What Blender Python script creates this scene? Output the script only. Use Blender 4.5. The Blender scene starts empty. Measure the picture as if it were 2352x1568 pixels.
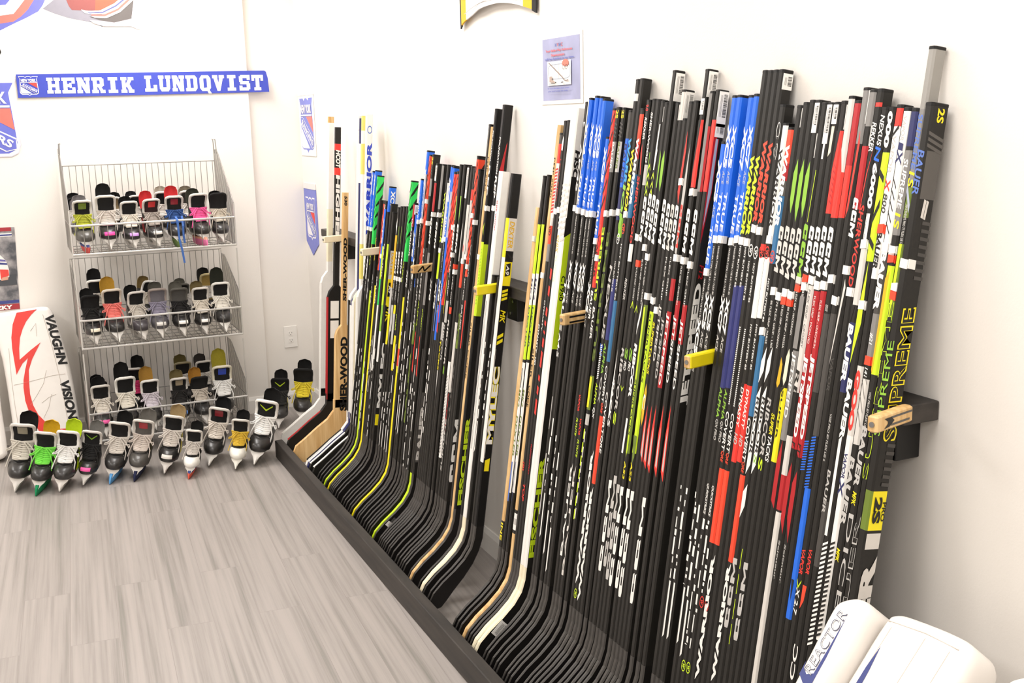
import bpy, math, random
import numpy as np
from mathutils import Vector, Matrix, Euler
random.seed(7)
SC = bpy.context.scene
COL = SC.collection
PI = math.pi
# ---------------------------------------------------------------- camera (matched to the photograph, metres)
IW, IH = 2352, 1568
F, YAW, PITCH, ROLL, CAMH = 2555.02, 0.42081836, 0.198218372, -0.0244550416, 1.65
def _rot():
    cy, sy, cp, sp = math.cos(YAW), math.sin(YAW), math.cos(PITCH), math.sin(PITCH)
    f = np.array([sy*cp, cy*cp, -sp]); r = np.array([cy, -sy, 0.0]); u = np.cross(r, f)
    cr, sr = math.cos(ROLL), math.sin(ROLL)
    return r*cr + u*sr, -r*sr + u*cr, f
RT, UP, FW = _rot()
EYE = np.array([0, 0, CAMH])
def PX(u, v, ax, val):
    d = FW + RT*(u-IW/2)/F - UP*(v-IH/2)/F
    t = (val-EYE[ax])/d[ax]
    return EYE + t*d
def PROJ(p):
    q = np.asarray(p, float)-EYE
    w = q@FW
    return IW/2 + F*(q@RT)/w, IH/2 - F*(q@UP)/w
# ---------------------------------------------------------------- the room's main planes
XW, YP, YB = 1.57, 6.36, 6.40      # right wall, back wall panel, recessed back wall
XSEAM = 1.281
# ---------------------------------------------------------------- materials
def lin(h):
    h = h.lstrip('#'); o = []
    for i in (0, 2, 4):
        c = int(h[i:i+2], 16)/255
        o.append(c/12.92 if c <= .04045 else ((c+.055)/1.055)**2.4)
    return o + [1.0]
_M = {}
def ink(h, rough=.42, metal=0.0, coat=0.0, vary=.06, scale=40, bump=0.0, name=None, spec=.5):
    key = (h, rough, metal, coat, vary, scale, bump, spec)
    if key in _M: return _M[key]
    m = bpy.data.materials.new(name or 'ink_'+h.lstrip('#')); m.use_nodes = True
    nt = m.node_tree; b = nt.nodes['Principled BSDF']
    c = lin(h)
    tc = nt.nodes.new('ShaderNodeTexCoord'); n = nt.nodes.new('ShaderNodeTexNoise'); n.inputs['Scale'].default_value = scale
    mx = nt.nodes.new('ShaderNodeMix'); mx.data_type = 'RGBA'
    mx.inputs[6].default_value = [x*(1-vary) for x in c[:3]]+[1]
    mx.inputs[7].default_value = [min(1, x*(1+vary)) for x in c[:3]]+[1]
    nt.links.new(tc.outputs['Object'], n.inputs['Vector']); nt.links.new(n.outputs['Fac'], mx.inputs[0])
    nt.links.new(mx.outputs[2], b.inputs['Base Color'])
    b.inputs['Roughness'].default_value = rough; b.inputs['Metallic'].default_value = metal
    b.inputs['Specular IOR Level'].default_value = spec; b.inputs['Coat Weight'].default_value = coat; b.inputs['Coat Roughness'].default_value = .2
    if bump:
        bp = nt.nodes.new('ShaderNodeBump'); bp.inputs['Strength'].default_value = bump; bp.inputs['Distance'].default_value = .002
        nt.links.new(n.outputs['Fac'], bp.inputs['Height']); nt.links.new(bp.outputs['Normal'], b.inputs['Normal'])
    _M[key] = m
    return m
def wood(h1, h2, sc=(60, 60, 4), rough=.5, name='wood'):
    key = ('wood', h1, h2, sc, rough)
    if key in _M: return _M[key]
    m = bpy.data.materials.new(name); m.use_nodes = True
    nt = m.node_tree; b = nt.nodes['Principled BSDF']
    tc = nt.nodes.new('ShaderNodeTexCoord'); mp = nt.nodes.new('ShaderNodeMapping'); mp.inputs['Scale'].default_value = sc
    n = nt.nodes.new('ShaderNodeTexNoise'); n.inputs['Scale'].default_value = 1.0; n.inputs['Detail'].default_value = 5
    r = nt.nodes.new('ShaderNodeValToRGB'); r.color_ramp.elements[0].color = lin(h1); r.color_ramp.elements[1].color = lin(h2)
    r.color_ramp.elements[0].position = .3; r.color_ramp.elements[1].position = .7
    nt.links.new(tc.outputs['Object'], mp.inputs['Vector']); nt.links.new(mp.outputs['Vector'], n.inputs['Vector'])
    nt.links.new(n.outputs['Fac'], r.inputs['Fac']); nt.links.new(r.outputs['Color'], b.inputs['Base Color'])
    b.inputs['Roughness'].default_value = rough
    _M[key] = m
    return m
C = dict(k='#211f1c', K='#0e0d0d', B='#1c6ae0', w='#f3f0ea', r='#e8372c', R='#b3161f', o='#f2492b', g='#cdea1f', G='#30d659', n='#23285e',
         y='#f7e416', c='#85827f', s='#c2bfba', x='#4a4744', t='#3c9fd8', e='#f1e6c8', f='#8fc33a', p='#f25fa5', u='#2b3173', m='#e3b21c',
         q='#aeb4c6', h='#56524e', a='#d8c9b0', l='#5a78c4', v='#2f6f9e', z='#d9d4cd', i='#6b7f2a')
def ck(code):
    if code == 'd': return wood('#c9995a', '#ecca92', name='ash_wood')
    if code == 'D': return wood('#a87a44', '#c99c60', name='dark_ash_wood')
    if code == 'k': return ink(C['k'], .40, 0, 0, .18, 160, name='carbon_black', spec=.32)
    return ink(C[code] if code in C else code, .42, 0, .05, spec=.3 if code in 'Kx' else .45)
# ---------------------------------------------------------------- mesh building
class MB:
    def __init__(s): s.v = []; s.f = []; s.mi = []; s.mats = []
    def midx(s, m):
        if m not in s.mats: s.mats.append(m)
        return s.mats.index(m)
    def add(s, vs, fs, m):
        b = len(s.v); s.v.extend([tuple(map(float, x)) for x in vs]); k = s.midx(m)
        for f in fs: s.f.append(tuple(b+i for i in f)); s.mi.append(k)
    def poly(s, pts, m): s.add(pts, [tuple(range(len(pts)))], m)
    def box(s, lo, hi, m, M=None):
        x0, y0, z0 = lo; x1, y1, z1 = hi
        vs = [(x0,y0,z0),(x1,y0,z0),(x1,y1,z0),(x0,y1,z0),(x0,y0,z1),(x1,y0,z1),(x1,y1,z1),(x0,y1,z1)]
        if M is not None: vs = [tuple(M @ Vector(p)) for p in vs]
        s.add(vs, [(3,2,1,0),(4,5,6,7),(0,1,5,4),(1,2,6,5),(2,3,7,6),(3,0,4,7)], m)
    def rbox(s, lo, hi, m, r=.004, M=None):
        # box with chamfered vertical+horizontal edges (three ring loft)
        x0, y0, z0 = lo; x1, y1, z1 = hi
        def ring(i, z):
            a, b, c, d = x0+i, x1-i, y0+i, y1-i
            return [(a+r,c,z),(b-r,c,z),(b,c+r,z),(b,d-r,z),(b-r,d,z),(a+r,d,z),(a,d-r,z),(a,c+r,z)]
        R = [ring(r, z0), ring(0, z0+r), ring(0, z1-r), ring(r, z1)]
        if M is not None: R = [[tuple(M @ Vector(p)) for p in q] for q in R]
        s.loft(R, m)
    def loft(s, rings, m, cap=(True, True), close=True, mf=None):
        n = len(rings[0]); vs = [p for r in rings for p in r]; fs = []
        for i in range(len(rings)-1):
            for j in range(n if close else n-1):
                k = (j+1) % n
                fs.append((i*n+j, i*n+k, (i+1)*n+k, (i+1)*n+j))
        if cap[0]: fs.append(tuple(reversed(range(n))))
        if cap[1]: fs.append(tuple((len(rings)-1)*n+j for j in range(n)))
        s.add(vs, fs, m)
    def tube(s, pts, r, m, n=6, closed=False):
        P = [np.asarray(p, float) for p in pts]; N = len(P); rings = []
        ref = None
        for i in range(N):
            a = P[(i-1) % N] if (closed or i > 0) else P[i]; b = P[(i+1) % N] if (closed or i < N-1) else P[i]
            d = b-a; L = np.linalg.norm(d); d = d/L if L > 1e-9 else np.array([0, 0, 1.])
            if ref is None:
                ref = np.array([0, 0, 1.]) if abs(d[2]) < .8 else np.array([1., 0, 0])
            e1 = ref - d*(ref@d); L = np.linalg.norm(e1)
            if L < 1e-6:
                ref = np.array([.3, .8, .5]); e1 = ref-d*(ref@d); L = np.linalg.norm(e1)
            e1 /= L; e2 = np.cross(d, e1); ref = e1
            rr = r[i] if isinstance(r, (list, tuple)) else r
            rings.append([tuple(P[i]+rr*(math.cos(2*PI*k/n)*e1+math.sin(2*PI*k/n)*e2)) for k in range(n)])
        if closed: rings.append(rings[0]); s.loft(rings, m, (False, False))
        else: s.loft(rings, m)
    def prism(s, pts2, y0, y1, m, fr=None):
        # 2D outline (a,b) extruded between two offsets; fr maps (a,b,off)->xyz
        n = len(pts2); g = fr or (lambda a, b, o: (a, o, b))
        vs = [g(a, b, y0) for a, b in pts2]+[g(a, b, y1) for a, b in pts2]
        fs = [tuple(reversed(range(n))), tuple(range(n, 2*n))]+[(i, (i+1) % n, n+(i+1) % n, n+i) for i in range(n)]
        s.add(vs, fs, m)
    def build(s, name, parent=None, smooth=True, ang=.6, mesh=False):
        me = bpy.data.meshes.new(name); me.from_pydata(s.v, [], s.f)
        for m in s.mats: me.materials.append(m)
        me.polygons.foreach_set('material_index', s.mi)
        if smooth:
            me.polygons.foreach_set('use_smooth', [True]*len(me.polygons))
            me.set_sharp_from_angle(angle=ang)
        me.update()
        if mesh: return me
        return link(name, me, parent)
def link(name, data, parent=None):
    o = bpy.data.objects.new(name, data); COL.objects.link(o)
    if parent is not None: o.parent = parent
    return o
def thing(name, label, cat, loc=(0, 0, 0), rot=(0, 0, 0), group=None, scale=1):
    o = link(name, None); o.location = loc; o.rotation_euler = rot; o.scale = (scale,)*3; o.empty_display_size = .05
    return tag(o, label, cat, group)
def tag(o, label, cat, group=None):
    o['label'] = label; o['category'] = cat
    if group: o['group'] = group
    return o
def struct(o): o['kind'] = 'structure'; return o
# ---------------------------------------------------------------- lettering
_G = {}
def glyphs(text, bold=0.0):
    key = (text, bold)
    if key in _G: return _G[key]
    if text == 'CCM':
        Cq = [[(0,.14),(.14,0),(.38,0),(.38,1),(.14,1),(0,.86)], [(.38,0),(1,0),(.95,.30),(.38,.30)], [(.38,.70),(1,.70),(.95,1),(.38,1)], [(.66,.30),(.96,.30),(.94,.42),(.66,.42)], [(.66,.58),(.98,.58),(1,.70),(.66,.70)]]
        Mq = [[(0,0),(.30,0),(.30,1),(0,1)], [(.95,0),(1.25,0),(1.25,1),(.95,1)], [(.30,1),(.30,.55),(.62,.10),(.62,.52)], [(.62,.52),(.62,.10),(.95,.55),(.95,1)]]
        V, Fc = [], []
        for x0, L in ((0, Cq), (1.12, Cq), (2.24, Mq)):
            for q in L: Fc.append(tuple(range(len(V), len(V)+len(q)))); V += [(x0+x, y) for x, y in q]
        V = np.array(V); V[:, 0] /= 3.49; _G[key] = (V, Fc, 3.0); return _G[key]
    cu = bpy.data.curves.new('lettering', 'FONT'); cu.body = text; cu.size = 1; cu.resolution_u = 3; cu.fill_mode = 'FRONT'; cu.offset = bold
    o = bpy.data.objects.new('lettering', cu); COL.objects.link(o)
    dg = bpy.context.evaluated_depsgraph_get(); dg.update()
    ev = o.evaluated_get(dg); me = ev.to_mesh()
    V = np.array([v.co[:2] for v in me.vertices]) if len(me.vertices) else np.zeros((1, 2))
    Fc = [tuple(p.vertices) for p in me.polygons]
    ev.to_mesh_clear(); bpy.data.objects.remove(o); bpy.data.curves.remove(cu)
    lo, hi = V.min(0), V.max(0)
    V = (V-lo)/np.maximum(hi-lo, 1e-6)
    _G[key] = (V, Fc, (hi-lo)[0]/max((hi-lo)[1], 1e-6))
    return _G[key]
def text3(mb, text, O, d, up, L, h, m, shear=0.0, bold=.02, fn=None):
    # lettering running from O along d, its height along up (centred on O)
    V, Fc, asp = glyphs(text, bold)
    if L is None: L = asp*h
    O, d, up = (np.asarray(q, float) for q in (O, d, up))
    pts = []
    for x, y in V:
        p = O + d*(x*L+shear*(y-.5)*h) + up*((y-.5)*h)
        pts.append(tuple(fn(p) if fn else p))
    mb.add(pts, Fc, m)
class Flat:
    """flat artwork on a plane: layers of outlines and lettering laid over one another"""
    def __init__(s, mb, O, ux, uy, n, step=.0003):
        s.mb = mb; s.O, s.ux, s.uy, s.n = (np.asarray(q, float) for q in (O, ux, uy, n)); s.step = step; s.k = 1
    def at(s, a, b, k=None): return tuple(s.O+s.ux*a+s.uy*b+s.n*s.step*(s.k if k is None else k))
    def poly(s, pts, m): s.mb.poly([s.at(a, b) for a, b in pts], m); s.k += 1
    def rect(s, a0, b0, a1, b1, m): s.poly([(a0, b0), (a1, b0), (a1, b1), (a0, b1)], m)
    def ring(s, ca, cb, r, w, m, n=20, ry=None):
        ry = ry or r
        for i in range(n):
            t0, t1 = 2*PI*i/n, 2*PI*(i+1)/n
            q = [(ca+math.cos(t)*(r+o), cb+math.sin(t)*(ry+o)) for t, o in ((t0, 0), (t1, 0), (t1, w), (t0, w))]
            s.mb.poly([s.at(a, b) for a, b in q], m)
        s.k += 1
    def line(s, pts, w, m):
        for (a0, b0), (a1, b1) in zip(pts, pts[1:]):
            L = math.hypot(a1-a0, b1-b0) or 1; nx, ny = -(b1-b0)/L*w/2, (a1-a0)/L*w/2
            s.mb.poly([s.at(a0+nx, b0+ny), s.at(a0-nx, b0-ny), s.at(a1-nx, b1-ny), s.at(a1+nx, b1+ny)], m)
        s.k += 1
    def text(s, t, a, b, L, h, m, ang=0, shear=0, bold=.02):
        ca, sa = math.cos(ang), math.sin(ang)
        d = s.ux*ca+s.uy*sa; up = -s.ux*sa+s.uy*ca
        text3(s.mb, t, s.O+s.ux*a+s.uy*b+s.n*s.step*s.k, d, up, L, h, m, shear, bold); s.k += 1
def shield(fl, x, y, w, h, blue, white, red, outer=True):
    # x,y = centre; the shield crest with its two lines of lettering
    P = lambda pts: [(x+a*w, y+b*h) for a, b in pts]
    base = [(-.5,.5),(-.22,.5),(-.16,.455),(-.06,.5),(.06,.5),(.16,.455),(.22,.5),(.5,.5),(.43,.37),(.46,0),(.48,-.3),(.44,-.4),(.36,-.44),(.12,-.44),(.05,-.46),(0,-.5),(-.05,-.46),(-.12,-.44),(-.36,-.44),(-.44,-.4),(-.48,-.3),(-.46,0),(-.43,.37)]
    sh = lambda k: [(a*k, b*k+.002) for a, b in base]
    if outer: fl.poly(P(base), white)
    fl.poly(P(sh(.93)), blue)
    fl.poly(P([(-.40,-.02),(-.40,.12),(-.43,-.28),(-.39,-.36),(-.33,-.385),(.14,-.385)]), white)
    fl.poly(P([(-.02,.155),(.405,.155),(.43,-.115)]), red)
    fl.poly(P([(-.44,.15),(-.26,.15),(.44,-.22),(.44,-.36),(.30,-.385),(-.44,.045)]), white)
    fl.poly(P([(-.40,.145),(-.27,.145),(.43,-.235),(.43,-.35),(.31,-.375),(-.40,.06)]), blue)
    fl.rect(x-.40*w, y+.165*h, x+.40*w, y+.19*h, white)
    fl.text('NEW YORK', x-.37*w, y+.285*h, .74*w, .15*h, white, bold=.04)
    ang = math.atan2(-.36*h, .66*w)
    fl.text('RANGERS', x-.30*w, y+.075*h, .70*math.hypot(w, h*.5), .10*h, white, ang=ang, bold=.03)
# ---------------------------------------------------------------- the room
def paint(name, h, rough=.6):
    m = bpy.data.materials.new(name); m.use_nodes = True
    nt = m.node_tree; b = nt.nodes['Principled BSDF']; b.inputs['Base Color'].default_value = lin(h); b.inputs['Roughness'].default_value = rough
    tc = nt.nodes.new('ShaderNodeTexCoord'); n = nt.nodes.new('ShaderNodeTexNoise'); n.inputs['Scale'].default_value = 220; n.inputs['Detail'].default_value = 3
    bp = nt.nodes.new('ShaderNodeBump'); bp.inputs['Strength'].default_value = .12; bp.inputs['Distance'].default_value = .002
    nt.links.new(tc.outputs['Object'], n.inputs['Vector']); nt.links.new(n.outputs['Fac'], bp.inputs['Height']); nt.links.new(bp.outputs['Normal'], b.inputs['Normal'])
    return m
WALLP = paint('white_wall_paint', '#f0ebe4')
TRIMP = paint('white_trim_paint', '#f2eee8', .35)
def floor_mat():
    m = bpy.data.materials.new('grey_vinyl_plank'); m.use_nodes = True
    nt = m.node_tree; b = nt.nodes['Principled BSDF']; N = nt.nodes.new; Lk = nt.links.new
    tc = N('ShaderNodeTexCoord'); mp = N('ShaderNodeMapping'); mp.inputs['Rotation'].default_value = (0, 0, PI/2 + math.radians(3))
    Lk(tc.outputs['Object'], mp.inputs['Vector'])
    br = N('ShaderNodeTexBrick'); br.inputs['Scale'].default_value = 1; br.inputs['Brick Width'].default_value = 1.22; br.inputs['Row Height'].default_value = .152
    br.inputs['Mortar Size'].default_value = .0012; br.inputs['Mortar Smooth'].default_value = .4; br.offset = .37; br.offset_frequency = 2
    br.inputs['Color1'].default_value = (.2, .2, .2, 1); br.inputs['Color2'].default_value = (.8, .8, .8, 1); br.inputs['Mortar'].default_value = (.5, .5, .5, 1)
    Lk(mp.outputs['Vector'], br.inputs['Vector'])
    # each plank shifts the grain by its own tone
    sep = N('ShaderNodeVectorMath'); sep.operation = 'MULTIPLY_ADD'; sep.inputs[1].default_value = (7, 13, 5)
    Lk(br.outputs['Color'], sep.inputs[0]); Lk(mp.outputs['Vector'], sep.inputs[2])
    g = N('ShaderNodeMapping'); g.inputs['Scale'].default_value = (.55, 30, 1); Lk(sep.outputs['Vector'], g.inputs['Vector'])
    n1 = N('ShaderNodeTexNoise'); n1.inputs['Scale'].default_value = 1.3; n1.inputs['Detail'].default_value = 7; n1.inputs['Roughness'].default_value = .62; Lk(g.outputs['Vector'], n1.inputs['Vector'])
    r = N('ShaderNodeValToRGB'); e = r.color_ramp.elements
    e[0].position = .30; e[0].color = lin('#838079'); e[1].position = .62; e[1].color = lin('#aaa29d')
    a = e.new(.44); a.color = lin('#9a938e'); a = e.new(.52); a.color = lin('#a39c97')
    Lk(n1.outputs['Fac'], r.inputs['Fac'])
    mx = N('ShaderNodeMix'); mx.data_type = 'RGBA'; mx.blend_type = 'MULTIPLY'; mx.inputs[7].default_value = (.84, .83, .83, 1)
    Lk(br.outputs['Fac'], mx.inputs[0]); Lk(r.outputs['Color'], mx.inputs[6])
    hv = N('ShaderNodeMix'); hv.data_type = 'RGBA'; hv.blend_type = 'MULTIPLY'; hv.inputs[0].default_value = .35
    Lk(mx.outputs[2], hv.inputs[6]); sc = N('ShaderNodeMix'); sc.data_type = 'RGBA'; sc.inputs[6].default_value = (.80, .80, .80, 1); sc.inputs[7].default_value = (1, 1, 1, 1)
    Lk(br.outputs['Color'], sc.inputs[0]); Lk(sc.outputs[2], hv.inputs[7]); Lk(hv.outputs[2], b.inputs['Base Color'])
    b.inputs['Roughness'].default_value = .42
    bp = N('ShaderNodeBump'); bp.inputs['Strength'].default_value = .15; bp.inputs['Distance'].default_value = .001
    Lk(n1.outputs['Fac'], bp.inputs['Height']); Lk(bp.outputs['Normal'], b.inputs['Normal'])
    return m
XL, YF, ZC = -3.6, -2.6, 2.75
def slab(name, lo, hi, m):
    q = MB(); q.box(lo, hi, m); return struct(q.build(name, smooth=False))
slab('floor', (XL-.1, YF-.1, -.1), (XW+.1, YB+.1, 0), floor_mat())
slab('ceiling', (XL-.1, YF-.1, ZC), (XW+.1, YB+.1, ZC+.1), paint('ceiling_paint', '#f4f1ec'))
slab('wall_right', (XW, YF-.1, 0), (XW+.1, YB+.1, ZC), WALLP)
slab('wall_back', (XL-.1, YP, 0), (XSEAM, YB+.1, ZC), WALLP)
slab('wall_alcove', (XSEAM, YB, 0), (XW, YB+.1, ZC), WALLP)
slab('wall_left', (XL-.1, YF-.1, 0), (XL, YP, ZC), WALLP)
slab('wall_front', (XL, YF-.1, 0), (XW, YF, ZC), WALLP)
def board(name, pts, d):
    # baseboard: profile (offset from wall, z) run from a to b
    q = MB(); (ax, ay), (bx, by) = pts; nx, ny = d
    prof = [(0, 0), (.013, 0), (.013, .075), (.006, .094), (0, .094)]
    q.loft([[(ax+nx*o, ay+ny*o, z) for o, z in prof], [(bx+nx*o, by+ny*o, z) for o, z in prof]], TRIMP)
    return struct(q.build(name, smooth=False))
board('baseboard_right', ((XW, YF), (XW, YB)), (-1, 0))
board('baseboard_back', ((XL, YP), (XSEAM, YP)), (0, -1))
board('baseboard_alcove', ((XSEAM, YB), (XW, YB)), (0, -1))
# black 2x4 kerb on edge along the stick trough
BLKW = wood('#221f1d', '#3f3934', (30, 3, 40), .55, 'black_stained_timber')
q = MB(); q.rbox((1.104, 1.0, 0.0), (1.143, 5.42, .089), BLKW, .003)
tag(q.build('timber_kerb', smooth=False), 'long black timber board standing on edge along the grey floor in front of the stick blades', 'kerb')
# rail on the wall with brackets and sawn-off stick pegs
ZR0, ZR1, XR = 1.068, 1.106, XW-.089
rail = thing('wall_rail', 'black timber rail on the right wall that the hockey sticks lean against, with peg dividers', 'rail', (XW, 3.6, ZR0))
rail_off = Vector((XW, 3.6, ZR0))
def rp(mb, name, par=None, smooth=False):
    o = mb.build(name, par or rail, smooth)
    if par is None: o.location = -rail_off
    return o
q = MB(); q.rbox((XR, 1.531, ZR0), (XW-.001, 5.72, ZR1), BLKW, .002)
o = rp(q, 'rail_board')
BLK = ink('#0d0c0c', .45, name='black_paint')
SCR = ink('#9a9a9a', .3, .9, name='screw_steel')
for yb in (1.575, 3.32, 5.33):
    q = MB(); q.rbox((XW-.062, yb, ZR0-.085), (XW-.001, yb+.085, ZR0), BLK, .002); b = rp(q, 'bracket')
    for i, zz in enumerate((.02, .062)):
        q = MB(); q.tube([(XW-.0625, yb+.03+.02*i, ZR0-zz), (XW-.0655, yb+.03+.02*i, ZR0-zz)], .005, SCR, 10); q.build('screw', b, False)
PEGS = [(5.262, 'e', 'e', 0), (4.638, 'e', 'e', 0), (3.982, 'd', 'K', 1), (3.357, 'm', 'y', 0), (2.733, 'd', 'K', 2), (2.105, 'd', 'y', 0), (1.508, 'd', 'h', 3)]
for yy, cm, cs, kind in PEGS:
    q = MB(); m = ck('y') if cs == 'y' else ck(cm)
    # pegs stand out from the rail front, turned a little towards the near end
    M = Matrix.Translation((XR, yy+.012, 1.098)) @ Matrix.Rotation(math.radians(16), 4, 'Z')
    x0, x1, z0, z1 = -.120, -.001, -.0155, .0155
    q.rbox((x0, -.0105, z0), (x1, .0105, z1), m, .003, M)
    W3 = lambda v: np.array(M.to_3x3() @ Vector(v))
    fl = Flat(q, tuple(M @ Vector((0, -.0105, 0))), W3((1, 0, 0)), W3((0, 0, 1)), W3((0, -1, 0)))
    if kind == 1: fl.line([(x0+.02, -.010), (x0+.045, .009), (x0+.05, -.010), (x0+.08, .009)], .006, ck('K'))
    if kind == 2:
        fl.rect(x0+.02, -.011, x1, -.006, ck('K')); fl.rect(x0+.02, .004, x1, .009, ck('K'))
    if kind == 3:
        fl.rect(x0+.045, .0045, x1-.004, .0085, ck('h')); fl.rect(x0+.045, -.009, x1-.012, -.005, ck('h'))
        fl.poly([(x0+.022, .008), (x0+.045, .008), (x0+.055, 0), (x0+.040, -.009), (x0+.022, -.011), (x0+.034, -.003), (x0+.034, .001)], ck('k'))
    if cs == 'y': q.rbox((x0-.0006, -.0085, z0+.002), (x0+.004, .0085, z1-.002), ck('d'), .001, M)
    p_ = rp(q, 'divider_peg')
    q = MB(); q.tube([tuple(M @ Vector((x0-.0002, 0, 0))), tuple(M @ Vector((x0-.0026, 0, 0)))], .0052, SCR, 12); q.build('screw', p_, False)
# outlet on the recessed wall
out = thing('wall_outlet', 'white duplex power outlet low on the back wall left of the corner', 'outlet', (1.438, YB, .421))
q = MB(); q.rbox((-.039, -.007, -.064), (.039, -.0005, .064), TRIMP, .002); q.build('cover_plate', out, False)
for s_ in (-1, 1):
    q = MB(); zc = s_*.0215
    q.prism([(.017*math.cos(t), zc+max(-.0135, min(.0135, .0165*math.sin(t)))) for t in np.linspace(0, 2*PI, 20, endpoint=False)], -.0085, -.0065, TRIMP)
    for a, b, w in ((-.0065, .003, .0015), (.0065, .003, .0018)): q.box((a-w/2, -.0089, zc+b-.004), (a+w/2, -.0084, zc+b+.004), BLK)
    q.box((-.002, -.0089, zc-.010), (.002, -.0084, zc-.006), BLK)
    q.build('receptacle', out, False)
# ---------------------------------------------------------------- hockey sticks
X0, ZB, LEAN = 1.345, .33, .145
def b(v0, v1, c, f='a'): return ('b', v0, v1, c, f)
def t(v0, v1, s, c, f='n', d='d', h=.78, sh=.25, bold=.02, lat=0): return ('t', v0, v1, s, c, f, d, h, sh, bold, lat)
def p(c, f, pts): return ('p', c, f, pts)
def s(v, c='w'): return ('s', v, c)
def lab(v0, v1, f='w'): return ('l', v0, v1, f)
def ring(v, c, f='n', r=1.25): return ('r', v, c, f, r)
def dsh(v0, v1, n, c, f='n', duty=.7, t0=-.7, t1=.5, sl=0):
    o = []; L = (v1-v0)/n
    for i in range(n):
        a = v0+i*L; o.append(p(c, f, [(a+sl, t0), (a, t1), (a+L*duty, t1), (a+L*duty+sl, t0)]))
    return o
def rdash(seed, v0, v1, c='w', f='n', big=0):
    r = random.Random(seed); o = []; v = v0
    while v < v1:
        L = r.choice([8, 14, 24, 40]); L = min(L, v1-v)
        a = r.choice([-.8, -.2]); bb = a+r.choice([.5, .8, 1.0])
        o.append(p(c, f, [(v, a), (v, min(bb, .85)), (v+L, min(bb, .85)), (v+L, a)])); v += L+r.choice([4, 8, 14])
    if big: o.append(p(c, f, [(v1+6, -.1), (v1+6, .7), (v1+big, .7), (v1+big+8, -.1)]))
    return o
def camo(v0, v1, c, n, f='n', seed=1):
    r = random.Random(seed); o = []
    for i in range(n):
        v = v0+(i+.5)*(v1-v0)/n+r.uniform(-4, 4); w = (v1-v0)/n*.22
        o.append(p(c, f, [(v-w*2, 1), (v+w*.5, -.2), (v+w*2.2, -1), (v+w*3.0, -1), (v+w*1.7, 0), (v-w*.6, 1)]))
    return o
def xc(vt, ve, num, k=1.0, v2=0, sv=1, lowd=0):
    o = [b(vt, ve, 'B'), t(ve-200*k, ve-122*k, 'XC'+num, 'w', h=.95, bold=.05), t(ve-117*k, ve-94*k, 'ACE', 'q', h=.6), t(ve-80*k, ve-8*k, 'TRUE', 'w', h=.75)]
    if sv: o.append(s(ve+5*k))
    o.append(t(ve+18*k, ve+105*k, 'MARNER-TOP6 / LIE 5.0 / FLEX 85', 'w', h=.34, sh=0, bold=0))
    if v2: o += [t(v2, v2+66*k, 'XC'+num, 'w', h=.95, bold=.05), t(v2+70*k, v2+98*k, 'ACE', 's', h=.6)]
    if lowd: o += rdash(int(vt*7+ve+lowd), lowd, lowd+165*k, big=100*k)
    return o
def ccm(v0, v1, c='w', f='n'): return t(v0, v1, 'CCM', c, f, 'd', .92, .3, .05)
def flex(v0, v1, w='FLEX GRIP', c='w'): return t(v0, v1, w, c, h=.36, sh=0, bold=0)
def ccmlow(v0, v1, c='w'): return t(v0, v1, 'CCM', c, 'n', 'u', .98, -.15, .1)
def dia(v0, v1, c, f='n'):
    m = v0+(v1-v0)*.75; return p(c, f, [(v0, .3), (v0+(m-v0)*.35, .85), (m, .8), (v1, .2), (m, -.75), (v0+(m-v0)*.35, -.8)])
class S:
    def __init__(q, u, v, label, items=(), blade='k', cap=1, gap=0, dx=0, cat='hockey stick', base='k', w=.0295, th=.0176, group=None, bt=1.0, tag_=0):
        q.bt, q.tag_ = bt, tag_
        q.u, q.v, q.label, q.blade, q.cap, q.gap, q.dx, q.base, q.w, q.th, q.group = u, v, label, blade, cap, gap, dx, base, w, th, group
        q.items = []
        for i in items: q.items.extend(i if isinstance(i, list) else [i])
        a = PX(u, v, 0, 1.5)                        # meets the leaning plane of the shaft
        d = a-EYE; k = (X0+q.dx+LEAN*(CAMH-ZB))/(d[0]-LEAN*d[2])
        pt = EYE+k*d; q.y, q.zt = float(pt[1]), float(pt[2])
def relax(L, fixed=(), base=.0212):
    # keep the order along the wall, nearer sticks later in the list, with room for each shaft
    ys = [(q.y, q.th+.0022+q.gap*0, q) for q in L]
    n = len(L); y = np.array([q.y for q in L]); want = y.copy()
    for it in range(4000):
        y += (want-y)*.004
        for i in range(n-1):
            need = (L[i].th+L[i+1].th)/2+.0017+L[i].gap
            g = y[i]-y[i+1]
            if g < need: e = (need-g)/2; y[i] += e; y[i+1] -= e
        for fy in fixed:
            for i in range(n):
                need = L[i].th/2+.0125
                if abs(y[i]-fy) < need: y[i] = fy+need*(1 if want[i] >= fy else -1)
    for it in range(6000):
        mv = 0
        for i in range(n-1):
            need = (L[i].th+L[i+1].th)/2+.0017+L[i].gap
            g = y[i]-y[i+1]
            if g < need-1e-6: e = (need-g)/2; y[i] += e; y[i+1] -= e; mv = max(mv, e)
        for fy in fixed:
            for i in range(n):
                need = L[i].th/2+.0125
                if abs(y[i]-fy) < need-1e-6:
                    y[i] = fy+need*(1 if want[i] >= fy else -1); mv = 1
        if mv < 2e-5: break
    for i in range(n): L[i].y = float(y[i])
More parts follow.
